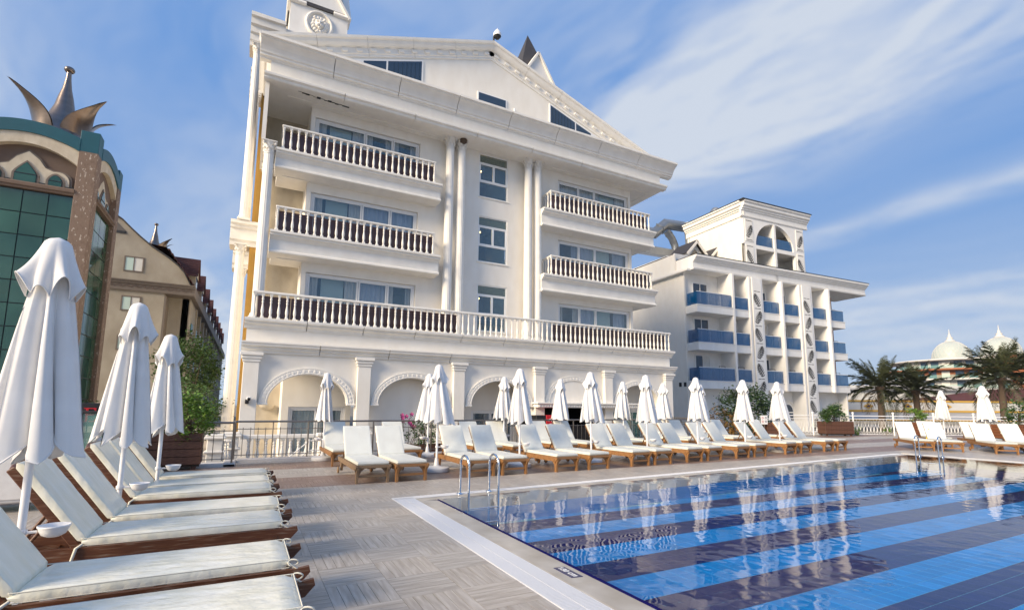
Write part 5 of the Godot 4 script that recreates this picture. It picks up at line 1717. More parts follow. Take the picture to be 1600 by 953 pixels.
# ---------------------------------------------------------------- furniture
func cushion_mesh(len: float, wid: float, h: float, sd: int, puff: float) -> MB:
	# a stuffed pad: lies along x from 0 to len, its underside at y = 0
	var f := noise(3.2, 3, sd)
	var rows := []
	var n := 26
	var ns := 28
	for i in n + 1:
		var t := i / float(n)
		var e := 1.0
		var edge := minf(t, 1.0 - t) * len
		if edge < 0.03:
			e = 0.25 + 0.75 * sqrt(maxf(0.0, 1.0 - pow(1.0 - edge / 0.03, 2.0)))
		var row := PackedVector3Array()
		for j in ns:
			var a := TAU * j / ns
			var cx := signf(cos(a)) * pow(absf(cos(a)), 0.2)
			var sy := signf(sin(a)) * pow(absf(sin(a)), 0.2)
			var z := cx * wid / 2 * (0.985 + 0.015 * e)
			var dy := 0.0
			if sy > 0.0:
				dy = f.get_noise_2d(t * len * 1.3, z * 1.6 + sd) * 0.0035 * puff + 0.004 * puff * cos(z / wid * PI)
				dy += 0.0008 * puff * sin(f.get_noise_2d(t * len * 0.6 + 9.0, z * 0.9) * 14.0)
			row.append(Vector3(t * len, h * 0.5 + sy * h * 0.5 * e + dy, -z))
		rows.append(row)
	var m := mb()
	m.grid(rows, true, false)
	m.face(Array(rows[0]), Vector3(len / 2, h / 2, 0))
	m.face(Array(rows[n]), Vector3(len / 2, h / 2, 0))
	return m

# feet towards local +x; the front legs stand at x = 0
func lounger(label: String, group: String, wood: Material, cloth: Material, kind: int) -> Node3D:
	var o := thing("sun_lounger", label, "sun lounger", Vector3.ZERO, 0.0, group)
	var W := 0.70
	var hx := -1.47
	var y0 := 0.335
	var dark := kind == 1
	for sg in [-1.0, 1.0]:
		var z: float = sg * (W / 2 - 0.02)
		var rail := PackedVector2Array([Vector2(0.10, y0 + 0.015), Vector2(0.10, y0 - 0.02), Vector2(0.03, y0 - 0.085), Vector2(-0.35, y0 - 0.09), Vector2(-2.02, y0 - 0.075), Vector2(-2.06, y0 - 0.02), Vector2(-2.06, y0 + 0.015)])
		if dark:
			rail = PackedVector2Array([Vector2(0.18, y0 + 0.03), Vector2(0.19, y0 - 0.01), Vector2(0.13, y0 - 0.075), Vector2(0.02, y0 - 0.105), Vector2(-2.02, y0 - 0.105), Vector2(-2.06, y0 - 0.02), Vector2(-2.06, y0 + 0.02), Vector2(0.10, y0 + 0.02)])
		part(o, "side_rail", mb().prism(rail, z - 0.019, z + 0.019), wood, true)
		# flared front leg
		var leg := PackedVector2Array([Vector2(-0.045, 0.0), Vector2(0.03, 0.0), Vector2(0.03, y0 - 0.20), Vector2(0.045, y0 - 0.14), Vector2(0.085, y0 - 0.06), Vector2(0.085, y0 - 0.005), Vector2(-0.20, y0 - 0.08), Vector2(-0.13, y0 - 0.10), Vector2(-0.07, y0 - 0.15), Vector2(-0.048, y0 - 0.21)])
		part(o, "leg", mb().prism(leg, z - sg * 0.03 - 0.024, z - sg * 0.03 + 0.024), wood, true)
		var fl := mb()
		fl.xf = Transform3D(Basis(Vector3.UP, -PI / 2), Vector3(-0.008, 0, 0))
		var ip := PackedVector2Array([Vector2(sg * (W / 2 - 0.05), y0 - 0.24), Vector2(sg * (W / 2 - 0.075), y0 - 0.20), Vector2(sg * (W / 2 - 0.13), y0 - 0.10), Vector2(sg * (W / 2 - 0.20), y0 - 0.04), Vector2(sg * (W / 2 + 0.01), y0 - 0.04)])
		fl.prism(ip, -0.016, 0.016)
		part(o, "leg_bracket", fl, wood, true)
		var rl := PackedVector2Array([Vector2(-1.83, 0.06), Vector2(-1.76, 0.06), Vector2(-1.72, y0 - 0.08), Vector2(-1.88, y0 - 0.08)])
		part(o, "leg", mb().prism(rl, z - sg * 0.03 - 0.024, z - sg * 0.03 + 0.024), wood, true)
		var wh := mb()
		wh.xf = Transform3D(Basis(Vector3(1, 0, 0), PI / 2), Vector3(-1.79, 0.075, z + sg * 0.045))
		wh.lathe([Vector2(0.001, -0.018), Vector2(0.068, -0.018), Vector2(0.075, -0.01), Vector2(0.075, 0.01), Vector2(0.068, 0.018), Vector2(0.001, 0.018)], 16)
		part(o, "wheel", wh, wood, true)
		# backrest post and prop
		var b := mb()
		b.xf = Transform3D(Basis(Vector3(0, 0, 1), PI - deg_to_rad(54)), Vector3(hx, y0 + 0.0, 0))
		b.box(Vector3(0.40, 0.0, sg * (W / 2 - 0.075)), Vector3(0.84, 0.062 if dark else 0.045, 0.032), 0.008)
		part(o, "back_post", b, wood, true)
		var pr := mb()
		pr.tube([Vector3(-1.70, y0 + 0.30, sg * 0.2), Vector3(-1.92, y0 - 0.04, sg * 0.2)], 0.016, 6)
		part(o, "prop", pr, wood, true)
	part(o, "crossbar", mb().box(Vector3(-0.005, y0 - 0.20, 0), Vector3(0.028, 0.05, W - 0.12), 0.006), wood, true)
	part(o, "end_rail", mb().box(Vector3(0.06, y0 - 0.015, 0), Vector3(0.03, 0.055, W - 0.02), 0.008), wood, true)
	part(o, "end_rail", mb().box(Vector3(-2.03, y0 - 0.03, 0), Vector3(0.03, 0.07, W - 0.05), 0.006), wood, true)
	for k in 9:
		part(o, "seat_slat", mb().box(Vector3(-0.08 - 0.16 * k, y0 + 0.004, 0), Vector3(0.07, 0.018, W - 0.06), 0.004), wood, true)
	var bt := Transform3D(Basis(Vector3(0, 0, 1), PI - deg_to_rad(54)), Vector3(hx, y0, 0))
	for k in 5:
		var s := mb()
		s.xf = bt
		s.box(Vector3(0.12 + 0.15 * k, 0.0, 0), Vector3(0.07, 0.016, W - 0.17), 0.004)
		part(o, "back_slat", s, wood, true)
	# arched top rail of the backrest
	var tp := []
	for k in 11:
		var u := k / 10.0 * 2.0 - 1.0
		tp.append(bt * Vector3(0.80 + 0.055 * (1.0 - u * u), 0.0, u * (W / 2 - 0.075)))
	part(o, "top_rail", mb().tube(tp, 0.022, 8), wood, true)
	# pads
	var puff := 1.0 if dark else 0.35
	var sd := 5 + kind
	var seat := cushion_mesh(1.50, 0.62, 0.075, sd, puff)
	at_part(o, "seat_cushion", seat, cloth, Transform3D(Basis(), Vector3(-1.45, y0 + 0.014, 0)))
	for hh in [0.012, 0.068]:
		var lp := []
		for q in [[0.0, -0.300], [0.004, -0.306], [1.496, -0.306], [1.50, -0.300], [1.50, 0.300], [1.496, 0.306], [0.004, 0.306], [0.0, 0.300], [0.0, -0.300]]:
			lp.append(Vector3(-1.45 + q[0], y0 + 0.014 + hh, q[1]))
		part(o, "piping", mb().tube(lp, 0.0042, 5, false), M.piping, true)
	var back := cushion_mesh(0.80, 0.60, 0.07, sd + 20, puff)
	# the back pad lies on the upper side of the tilted frame
	var bb := Basis(Vector3(0, 0, 1), PI - deg_to_rad(54)) * Basis(Vector3(1, 0, 0), PI)
	at_part(o, "back_cushion", back, cloth, Transform3D(bb, Vector3(hx, y0, 0) + bb * Vector3(0.03, 0.025, 0)))
	for sg in [-1.0, 1.0]:
		var z: float = sg * 0.315
		if dark:
			var loop := []
			for k in 13:
				var a := TAU * k / 12.0
				loop.append(Vector3(0.075 + 0.035 * cos(a), y0 + 0.06 + 0.022 * sin(a), z + 0.01 * sin(a * 2.0)))
			part(o, "tie", mb().tube(loop, 0.0055, 6), M.piping, true)
			part(o, "tie", mb().tube([Vector3(0.045, y0 + 0.06, z), Vector3(0.10, y0 + 0.02, z + sg * 0.01), Vector3(0.09, y0 - 0.11, z + sg * 0.015)], [0.006, 0.008, 0.008], 6), M.piping, true)
			part(o, "tie", mb().tube([Vector3(hx + 0.03, y0 + 0.04, sg * 0.32), Vector3(hx + 0.0, y0 + 0.02, sg * 0.36), Vector3(hx - 0.03, y0 - 0.12, sg * 0.372), Vector3(hx - 0.13, y0 - 0.19, sg * 0.37)], [0.01, 0.012, 0.011, 0.004], 6), M.piping, true)
		else:
			var q := bt * Vector3(0.42, -0.03, sg * (W / 2 - 0.05))
			part(o, "tie", mb().box(q, Vector3(0.05, 0.045, 0.018), 0.008), M.cushion, true)
	return o

func canopy_rows(top: float, bot: float, r0: float, r1: float, sd: int, amp: float, hem: float, bulge: float, lean: Vector2, twist := 0.0) -> Array:
	var g := RandomNumberGenerator.new()
	g.seed = sd
	var ph := []
	for k in 9:
		ph.append(g.randf_range(0.6, 1.35))
	var rows := []
	var n := 34
	var ns := 128
	for i in n + 1:
		var t := i / float(n)
		var row := PackedVector3Array()
		for j in ns:
			var a := TAU * j / ns
			var k := fposmod(a / TAU * 8.0, 8.0)
			var ki := int(k)
			var u := k - ki
			var fold: float = pow(absf(sin(PI * u)), 1.25) * lerpf(ph[ki], ph[(ki + 1) % 8], u)
			# pleats sag between the ribs, each a bit differently, and swirl round the pole
			var sub := 0.16 * sin(PI * 4.0 * u + ki * 1.7) * sin(PI * u) * t
			var r := lerpf(r0, r1, pow(t, bulge)) * (1.0 - amp * (fold + sub) * smoothstep(0.0, 0.35, t))
			r *= 1.0 + 0.10 * t * sin(a * 2.0 + sd)
			var aa := a + twist * t + 0.22 * t * sin(PI * 2.0 * u + ki) 
			var y := lerpf(top, bot, t) + hem * t * t * (fold - 0.35) + 0.25 * hem * t * t * sin(a * 1.0 + sd * 0.7)
			row.append(Vector3(cos(aa) * r + lean.x * t, y, -sin(aa) * r + lean.y * t))
		rows.append(row)
	return rows

func umbrella(label: String, group: String, H: float, sd: int, big: float) -> Node3D:
	var o := thing("closed_parasol", label, "parasol", Vector3.ZERO, 0.0, group)
	part(o, "pole", mb().tube([Vector3(0, 0.05, 0), Vector3(0, H - 0.12, 0)], 0.026, 14), M.pole, true)
	part(o, "base", mb().lathe([Vector2(0.29, 0.0), Vector2(0.305, 0.015), Vector2(0.305, 0.085), Vector2(0.29, 0.105), Vector2(0.09, 0.125), Vector2(0.06, 0.16), Vector2(0.04, 0.30), Vector2(0.034, 0.31)], 32), M.plastic, true)
	var hem_y := 1.14 + 0.10 * (big - 1.0)
	var c := mb()
	var lean := Vector2(sin(sd * 2.1), cos(sd * 1.3)) * 0.035
	c.grid(canopy_rows(H - 0.10, hem_y, 0.07, 0.385 * big, sd, 0.40, 0.10 if H < 2.55 else 0.17, 0.85, lean, 0.3), true, true)
	var cp := part(o, "canopy", c, M.cloth, true)
	var hemrow: PackedVector3Array = canopy_rows(H - 0.10, hem_y, 0.07, 0.385 * big, sd, 0.40, 0.10 if H < 2.55 else 0.17, 0.85, lean, 0.3)[34]
	var hp := Array(hemrow)
	hp.append(hemrow[0])
	part(cp, "hem", mb().tube(hp, 0.006, 5, false), M.cloth, true)
	var f := mb()
	var rows := []
	var n := 14
	var ns := 96
	for i in n + 1:
		var t := i / float(n)
		var row := PackedVector3Array()
		for j in ns:
			var a := TAU * j / ns
			var s := absf(sin(a * 4.0 + sd)) * (0.75 + 0.35 * sin(floor(fposmod((a * 4.0 + sd) / PI, 8.0)) * 2.4 + sd))
			var r := (0.065 + 0.115 * pow(t, 0.9) * (0.7 + 0.3 * big)) * sqrt(minf(1.0, t * 9.0 + 0.02))
			r *= 1.0 + 0.42 * (s - 0.45) * t * t + 0.10 * t * sin(a * 3.0 + sd)
			var y := H + 0.02 - 0.42 * pow(t, 1.1) - 0.17 * pow(t, 2.5) * (0.5 - s) + 0.02 * t * sin(a * 2.0 + sd * 2.0)
			row.append(Vector3(cos(a) * r, y, -sin(a) * r))
		rows.append(row)
	f.grid(rows, true, true)
	var fp := part(o, "top_flap", f, M.cloth, true)
	var fh := Array(rows[n])
	fh.append(rows[n][0])
	part(fp, "flap_hem", mb().tube(fh, 0.005, 5, false), M.cloth, true)
	part(o, "clamp", mb().lathe([Vector2(0.03, 0.545), Vector2(0.038, 0.55), Vector2(0.038, 0.585), Vector2(0.03, 0.59)], 16), M.pole, true)
	part(o, "arm", mb().box(Vector3(0.062, 0.567, 0.02), Vector3(0.06, 0.02, 0.018), 0.005), M.pole, true)
	part(o, "bowl", mb().lathe([Vector2(0.001, 0.505), Vector2(0.04, 0.507), Vector2(0.072, 0.525), Vector2(0.09, 0.56), Vector2(0.092, 0.575), Vector2(0.099, 0.58), Vector2(0.10, 0.592), Vector2(0.092, 0.592), Vector2(0.082, 0.565), Vector2(0.05, 0.53), Vector2(0.001, 0.525)], 28, Vector3(0.185, 0.015, 0.03)), M.pole, true)
	return o

func loungers_and_parasols() -> void:
	# left row, dark teak, feet to the right
	var a := lounger("nearest dark teak lounger of the left row, cut by the bottom edge", "dark teak loungers along the left side", M.teak_dark, M.cushion_old, 1)
	var zs := [-3.42, -4.38, -5.72, -6.62, -7.90, -8.68, -9.66]
	var what := ["second nearest dark teak lounger on the left, before the nearest parasol pole", "third nearest dark teak lounger on the left, just behind the nearest parasol pole", "fourth nearest dark teak lounger on the left, before the second parasol pole", "fifth nearest dark teak lounger on the left, behind the second parasol pole", "sixth nearest dark teak lounger on the left, before the third parasol pole", "farthest dark teak lounger of the left row, beside the dark wooden planter"]
	a.position = Vector3(0.30, 0, zs[0])
	for k in 6:
		copy(a, what[k], Vector3(0.30 + [0.0, 0.03, 0.05, 0.02, 0.02, 0.02][k], 0, zs[k + 1]), rng.randf_range(-0.015, 0.015))
	# right row along the pool, feet towards the water
	var fx := [[2.31, -10.28], [3.08, -10.22], [4.65, -10.22], [5.47, -10.21], [6.89, -10.21], [7.87, -10.24], [9.35, -10.37], [10.18, -10.40], [11.52, -10.52], [12.42, -10.58], [13.85, -10.72], [14.77, -10.78], [16.65, -10.98], [17.59, -11.03], [19.15, -11.14], [20.04, -11.18]]
	var w0 := lounger("weathered grey teak lounger with cream pad, leftmost of the front row", "cream padded loungers in the front row along the pool", M.teak_old, M.cushion, 2)
	w0.position = Vector3(fx[0][0], 0, fx[0][1])
	w0.rotation.y = -PI / 2
	var b := lounger("light teak lounger with cream pad, second from the left in the front row", "cream padded loungers in the front row along the pool", M.teak, M.cushion, 0)
	for k in range(1, 16):
		var t := -PI / 2 + (0.06 if k > 5 else 0.03) + rng.randf_range(-0.02, 0.02)
		var l := "cream padded teak lounger, %s from left in the front row along the pool" % ORD[k]
		if k == 2:
			l = "cream padded teak lounger, third from left in the front row, behind the ladder"
		if k == 15:
			l = "cream padded teak lounger at the right end of the front row along the pool"
		if k == 1:
			b.position = Vector3(fx[k][0], 0, fx[k][1])
			b.rotation.y = t
		else:
			copy(b, l, Vector3(fx[k][0], 0, fx[k][1]), t)
	# back row by the railing
	var bx_ := [[2.30, -13.4], [3.95, -13.35], [6.35, -13.2], [7.3, -13.2], [9.0, -13.2], [10.0, -13.25], [11.75, -13.3], [12.7, -13.3], [14.65, -13.4], [15.6, -13.4], [17.2, -13.5], [18.25, -13.55], [20.4, -13.2]]
	for k in bx_.size():
		var lab := "cream padded teak lounger, %s from left in the back row by the railing" % ORD[k]
		if k == 0:
			lab = "cream padded teak lounger at the left end of the back row, beside lone parasol"
		if k == bx_.size() - 1:
			lab = "cream padded teak lounger at the right end of the back row, beside orange float"
		var c := copy(b, lab, Vector3(bx_[k][0], 0, bx_[k][1]), -PI / 2 + rng.randf_range(-0.02, 0.02))
		c.set_meta("group", "cream padded loungers in the back row by the railing")
	# far right group, turned towards the pool
	var fr := [[23.08, -9.83, "leftmost of the far right group, behind the far ladder"], [23.47, -9.10, "second from left in the far right group, brown back frame showing"], [24.05, -7.77, "third from left in the far right group, front row"], [24.5, -7.0, "rightmost of the far right group, cut by the picture edge"], [25.9, -10.35, "back row of the far right group, left of the nearer parasol"], [26.6, -9.0, "back row of the far right group, right of the nearer parasol"]]
	for q in fr:
		var c := copy(b, "cream padded teak lounger, " + q[2], Vector3(q[0], 0, q[1]), -PI / 2 - 0.86 + rng.randf_range(-0.03, 0.03))
		c.set_meta("group", "cream padded loungers at the far right")
	# parasols
	var u := umbrella("largest white closed parasol, nearest of the left three, filling the left edge", "white closed parasols beside the left loungers", 2.80, 3, 0.80)
	u.position = Vector3(-1.41, 0, -5.08)
	u.rotation.y = 0.15
	u = umbrella("white closed parasol, middle one of the three beside the left loungers", "white closed parasols beside the left loungers", 2.70, 8, 0.70)
	u.position = Vector3(-1.22, 0, -7.30)
	u.rotation.y = 0.1
	u = umbrella("white closed parasol, farthest of the three beside the left loungers", "white closed parasols beside the left loungers", 2.56, 13, 0.70)
	u.position = Vector3(-1.10, 0, -9.18)
	u.rotation.y = 0.2
	var grp := "white closed parasols between the right loungers"
	var v := [umbrella("white closed parasol standing alone at the left end by the railing", grp, 2.42, 21, 0.6), umbrella("white closed parasol in the front row", grp, 2.50, 34, 0.92), umbrella("white closed parasol in the front row", grp, 2.50, 55, 0.86)]
	v[0].position = Vector3(1.98, 0, -15.03)
	v[0].rotation.y = 2.6
	var fp := [[4.05, -11.45, "leftmost of the front row, with a hidden twin behind it"], [6.28, -11.45, "second from the left in the front row, overlapping one behind"], [8.55, -11.45, "third from the left in the front row, before the dark bar opening"], [10.65, -11.5, "fourth from the left in the front row, before the rightmost hotel arch"], [12.78, -11.5, "fifth from the left in the front row, before the grey side wall"], [15.1, -11.55, "sixth from the left in the front row, before the rust leaved tree"], [17.1, -11.65, "rightmost of the front row, before the feather pier"]]
	for k in fp.size():
		var lab: String = "white closed parasol, " + fp[k][2]
		if k < 2:
			v[k + 1].position = Vector3(fp[k][0], 0, fp[k][1])
			v[k + 1].set_meta("label", lab)
		else:
			copy(v[1 + k % 2], lab, Vector3(fp[k][0], 0, fp[k][1]), rng.randf() * 0.8 - 0.4)
	var bp := [[4.95, "hidden behind the leftmost front one"], [7.55, "behind and left of the second front one"], [9.78, "between the second and third front ones"], [12.60, "just left of the fourth front one"], [14.65, "just right of the fourth front one"], [16.75, "hidden behind the fifth front one"]]
	for k in bp.size():
		copy(v[1 + k % 2], "white closed parasol in the back row, " + bp[k][1], Vector3(bp[k][0], 0, -14.85), rng.randf() * 6.0)
	copy(v[1], "cream closed parasol at the far right, nearer and taller of two", Vector3(25.75, 0, -8.85), 0.4).set_meta("group", "parasols at the far right")
	copy(v[2], "cream closed parasol at the far right, farther and left of two", Vector3(30.3, 0, -12.0), 1.0).set_meta("group", "parasols at the far right")

# ---------------------------------------------------------------- railings, planters, small things
func steel_railing() -> void:
	var r := thing("steel_railing", "brushed steel railing with thin pickets along the deck edge before the hotel", "railing", Vector3(9, 0.06, -15.5))
	var runs := [[Vector3(-0.22, 0, -15.52), Vector3(18.85, 0, -15.52)], [Vector3(-1.3, 0, -14.56), Vector3(-0.24, 0, -14.56)], [Vector3(-0.24, 0, -14.58), Vector3(-0.24, 0, -15.5)], [Vector3(18.85, 0, -15.52), Vector3(18.85, 0, -19.0)]]
	var pk := mb().tube([Vector3(0, 0.13, 0), Vector3(0, 0.90, 0)], 0.0105, 6).mesh()
	var tall := mb().tube([Vector3(0, 0.06, 0), Vector3(0, 1.04, 0)], 0.0145, 8).mesh()
	var post := mb().tube([Vector3(0, 0.0, 0), Vector3(0, 1.06, 0)], 0.022, 10).mesh()
	for q in runs:
		var a: Vector3 = q[0]
		var b: Vector3 = q[1]
		part(r, "top_rail", mb().tube([a + Vector3(0, 1.06, 0), b + Vector3(0, 1.06, 0)], 0.027, 12), M.steel)
		part(r, "middle_rail", mb().tube([a + Vector3(0, 0.86, 0), b + Vector3(0, 0.86, 0)], 0.011, 8), M.steel)
		part(r, "bottom_rail", mb().tube([a + Vector3(0, 0.17, 0), b + Vector3(0, 0.17, 0)], 0.011, 8), M.steel)
		var n := int(a.distance_to(b) / 0.182)
		for k in n + 1:
			var p := a.lerp(b, k / float(n)) - r.position
			p.y = -r.position.y
			at_part(r, "post" if k % 10 == 0 else "picket", post if k % 10 == 0 else (tall if k % 5 == 0 else pk), M.steel, Transform3D(Basis(), p))

func lower_terrace() -> void:
	var b := thing("white_balustrade", "white stone balustrade of the lower hotel terrace behind the steel railing", "balustrade", Vector3(2, -0.45, -18.4))
	part(b, "handrail", bx(Vector3(-0.1, 0.42, -18.5), Vector3(3.9, 0.55, -18.3), 0.02), M.trim)
	part(b, "plinth", bx(Vector3(-0.1, -0.45, -18.52), Vector3(3.9, -0.3, -18.28), 0.02), M.trim)
	row_of_balusters(b, baluster_mesh(0.72, 0.07), 0.15, 3.6, -0.3, -18.4, 15, M.trim)
	for q in [[-0.75, -17.4], [-0.35, -18.4], [3.75, -18.4]]:
		var p := part(b, "pedestal", bx(Vector3(q[0] - 0.2, -0.45, q[1] - 0.2), Vector3(q[0] + 0.2, 0.5, q[1] + 0.2), 0.02), M.trim)
		part(p, "pedestal_cap", mb().span(Vector3(q[0] - 0.28, 0.5, q[1] - 0.28), Vector3(q[0] + 0.28, 0.58, q[1] + 0.28), 0.02).span(Vector3(q[0] - 0.24, 0.58, q[1] - 0.24), Vector3(q[0] + 0.24, 0.64, q[1] + 0.24), 0.02).span(Vector3(q[0] - 0.27, 0.1, q[1] - 0.27), Vector3(q[0] + 0.27, 0.16, q[1] + 0.27), 0.02), M.trim)
	for k in 4:
		at_part(b, "baluster", baluster_mesh(0.72, 0.07), M.trim, Transform3D(Basis(), Vector3(-0.62 + 0.07 * k, -0.3, -17.6 - 0.2 * k) - b.position))
	var s := thing("stair_handrail", "white sloping double handrail of the steps down to the lower terrace", "handrail", Vector3(2, -0.45, -16.6))
	for y in [0.0, -0.28, -0.5]:
		part(s, "rail", mb().tube([Vector3(0.75, -0.42 + y, -16.4), Vector3(1.75, 0.45 + y, -16.4), Vector3(2.35, 0.46 + y, -16.4)], 0.02, 8), M.white_metal)
	for x in [1.75, 2.3]:
		part(s, "post", mb().tube([Vector3(x, -0.45, -16.4), Vector3(x, 0.5, -16.4)], 0.022, 8), M.white_metal)
	var t := thing("white_tap_column", "white twisted column with a tap beside the lone parasol", "column", Vector3(2.15, -0.45, -16.9))
	part(t, "shaft", column_mesh(0.11, 1.0), M.trim, true)
	part(t, "cap", mb().box(Vector3(0, 1.05, 0), Vector3(0.3, 0.12, 0.3), 0.03), M.trim, true)

func leaves(rg: RandomNumberGenerator, m: MB, c: Vector3, r: Vector3, n: int, size: float, base: Color, hollow := 0.55) -> void:
	# leaf blades spread through an uneven ellipsoid, in clumps
	var clumps := []
	for k in maxi(6, n / 60):
		var d := Vector3(rg.randfn(), rg.randfn() + 0.2, rg.randfn()).normalized() * pow(rg.randf_range(hollow, 1.0), 0.6)
		clumps.append([c + d * r, rg.randf_range(0.16, 0.38), rg.randf_range(0.65, 1.45)])
	for k in n:
		var q: Array = clumps[rg.randi() % clumps.size()]
		var p: Vector3 = q[0] + Vector3(rg.randfn(), rg.randfn() * 0.8, rg.randfn()) * q[1] * r * 0.62
		var up := Vector3(rg.randfn() * 0.7, 1.0, rg.randfn() * 0.7).normalized()
		var dr := (Vector3(rg.randfn(), rg.randfn() * 0.4, rg.randfn())).normalized()
		var sd := dr.cross(up).normalized()
		var l := size * rg.randf_range(0.6, 1.3)
		var w := l * 0.30
		var b: float = q[2] * rg.randf_range(0.7, 1.3)
		m.col = Color(b * rg.randf_range(0.9, 1.2), b, b * rg.randf_range(0.8, 1.0))
		m.face([p, p + dr * l * 0.5 + sd * w, p + dr * l - up * l * 0.12, p + dr * l * 0.5 - sd * w])

func planter(label: String, at: Vector3, turn: float, w: float, d: float, ht: float, wood: Material, boards: int, group := "") -> Node3D:
	var o := thing("wooden_planter", label, "planter", at, turn, group)
	var bh := ht / boards
	for k in boards:
		var y := 0.12 + bh * k
		for sg in [-1.0, 1.0]:
			part(o, "board", mb().box(Vector3(rng.randf_range(-0.004, 0.004), y + bh / 2, sg * d / 2), Vector3(w, bh - 0.012, 0.035), 0.006), wood, true)
			part(o, "board", mb().box(Vector3(sg * (w / 2 - 0.02), y + bh / 2 + 0.002, 0), Vector3(0.035, bh - 0.016, d + 0.05), 0.006), wood, true)
	part(o, "soil", mb().box(Vector3(0, ht * 0.5 + 0.06, 0), Vector3(w - 0.06, ht - 0.02, d - 0.05)), M.soil, true)
	for q in [[-1, -1], [1, -1], [1, 1], [-1, 1]]:
		part(o, "foot", mb().box(Vector3(q[0] * (w / 2 - 0.14), 0.06, q[1] * (d / 2 - 0.1)), Vector3(0.09, 0.12, 0.09), 0.01), wood, true)
	return o

func bush(label: String, at: Vector3, r: Vector3, n: int, size: float, m: Material, sd: int, cat := "shrub", stem := 0.0) -> Node3D:
	var o := thing("leafy_shrub" if cat == "shrub" else "leafy_tree", label, cat, at)
	var g := RandomNumberGenerator.new()
	g.seed = sd
	var c := Vector3(0, stem + r.y * 0.75, 0)
	var tr := mb()
	for k in 7:
		var e := c + Vector3(g.randfn(), g.randf_range(-0.3, 0.8), g.randfn()) * r * 0.5
		var s := Vector3(g.randfn() * 0.03, 0, g.randfn() * 0.03)
		if k == 0:
			tr.tube([Vector3.ZERO, c * 0.5, c], [0.035 + 0.05 * stem, 0.03 + 0.03 * stem, 0.015], 8)
		tr.tube([s + c * 0.35, (s + e) * 0.55 + Vector3(0, 0.1 * r.y, 0), e], [0.02 + 0.02 * stem, 0.015, 0.006], 5)
	part(o, "trunk", tr, M.bark, true)
	var f := mb()
	leaves(g, f, c, r, n, size, Color.WHITE)
	part(o, "crown", f, m, true)
	return o

func blade_plant(label: String, at: Vector3, n: int, l: float, sd: int, m: Material) -> void:
	var o := thing("spiky_plant", label, "plant", at)
	var g := RandomNumberGenerator.new()
	g.seed = sd
	for k in n:
		var a := g.randf() * TAU
		var el := g.randf_range(0.35, 1.35)
		var d := Vector3(cos(a) * cos(el), sin(el), sin(a) * cos(el))
		var sd2 := d.cross(Vector3.UP).normalized()
		var rows := []
		var ll := l * g.randf_range(0.7, 1.1)
		for i in 6:
			var t := i / 5.0
			var p := d * ll * t - Vector3(0, 0.35 * ll * t * t * cos(el), 0)
			var w := 0.022 * (1.0 - t * 0.92) * (0.7 + 1.2 * sin(PI * minf(t + 0.25, 1.0)))
			rows.append(PackedVector3Array([p - sd2 * w, p + Vector3(0, -0.006, 0), p + sd2 * w]))
		var b := mb()
		b.col = Color(1, 1, 1) * g.randf_range(0.6, 1.3)
		b.grid(rows)
		part(o, "blade", b, m, true)

func palm(label: String, at: Vector3, th: float, r: float, sd: int, lean: Vector2) -> void:
	var o := thing("date_palm", label, "palm tree", at, 0.0, "date palms behind the white fence")
	var g := RandomNumberGenerator.new()
	g.seed = sd
	var top := Vector3(lean.x, th, lean.y)
	var rad := []
	var pts := []
	for k in 25:
		var t := k / 24.0
		pts.append(Vector3(lean.x * t * t, th * t, lean.y * t * t))
		rad.append((0.30 - 0.06 * t + (0.16 * smoothstep(0.86, 0.98, t))) * (1.0 + 0.10 * (k % 2)))
	part(o, "trunk", mb().tube(pts, rad, 14), M.bark, true)
	# six frond meshes, each drooping more than the one before
	var ms := []
	for v in 6:
		var m := mb()
		var droop: float = [0.25, 0.55, 0.85, 1.1, 1.3, 1.5][v]
		var n := 46
		var prev := Vector3.ZERO
		var spine := []
		var dir0: float = [1.3, 1.08, 0.85, 0.6, 0.3, -0.15][v]
		var p := Vector3.ZERO
		for i in n + 1:
			spine.append(p)
			var t := i / float(n)
			var ang := dir0 - droop * t * 1.05
			p += Vector3(cos(ang), sin(ang), 0) * r / n
		m.col = Color(1.3, 1.1, 0.9)
		m.tube(spine, 0.022, 4)
		for i in range(5, n + 1):
			var t := i / float(n)
			var tan: Vector3 = ((spine[mini(i + 1, n)] as Vector3) - spine[i - 1]).normalized()
			for sg in [-1.0, 1.0]:
				for dup in 1:
					var ll := 0.19 * r * pow(sin(PI * clampf(0.12 + 0.86 * t, 0, 1)), 0.55) * g.randf_range(0.8, 1.15) + 0.06
					var out: Vector3 = (Vector3(0, 0, sg) * g.randf_range(0.55, 0.85) + tan * 0.75 + Vector3(0, g.randf_range(-0.45, 0.35), 0)).normalized()
					var b: Vector3 = (spine[i] as Vector3) + tan * g.randf_range(-0.03, 0.03)
					var w := tan * 0.0065 * r
					var e := b + out * ll - Vector3(0, 0.18 * ll, 0)
					var mid := b + out * ll * 0.55
					var br := g.randf_range(0.6, 1.35)
					m.col = Color(br, br, br * 0.9)
					m.face([b - w * 0.5, b + w * 0.5, mid + w * 0.6, e, mid - w * 0.5])
		ms.append(m.mesh())
	for k in 38:
		var v := mini(5, int(pow(k / 38.0, 1.15) * 6.0))
		var a := k * 2.39996 + g.randf_range(-0.25, 0.25)
		var s := g.randf_range(0.82, 1.1) * (0.85 if v == 0 else 1.0)
		at_part(o, "frond", ms[v], M.palm_dead if (v == 5 and g.randf() < 0.5) else M.palm_leaf, Transform3D(Basis(Vector3.UP, a) * Basis(Vector3(1, 0, 0), g.randf_range(-0.35, 0.35)) * Basis.from_scale(Vector3.ONE * s), top + Vector3(0, -0.05 * v, 0)))

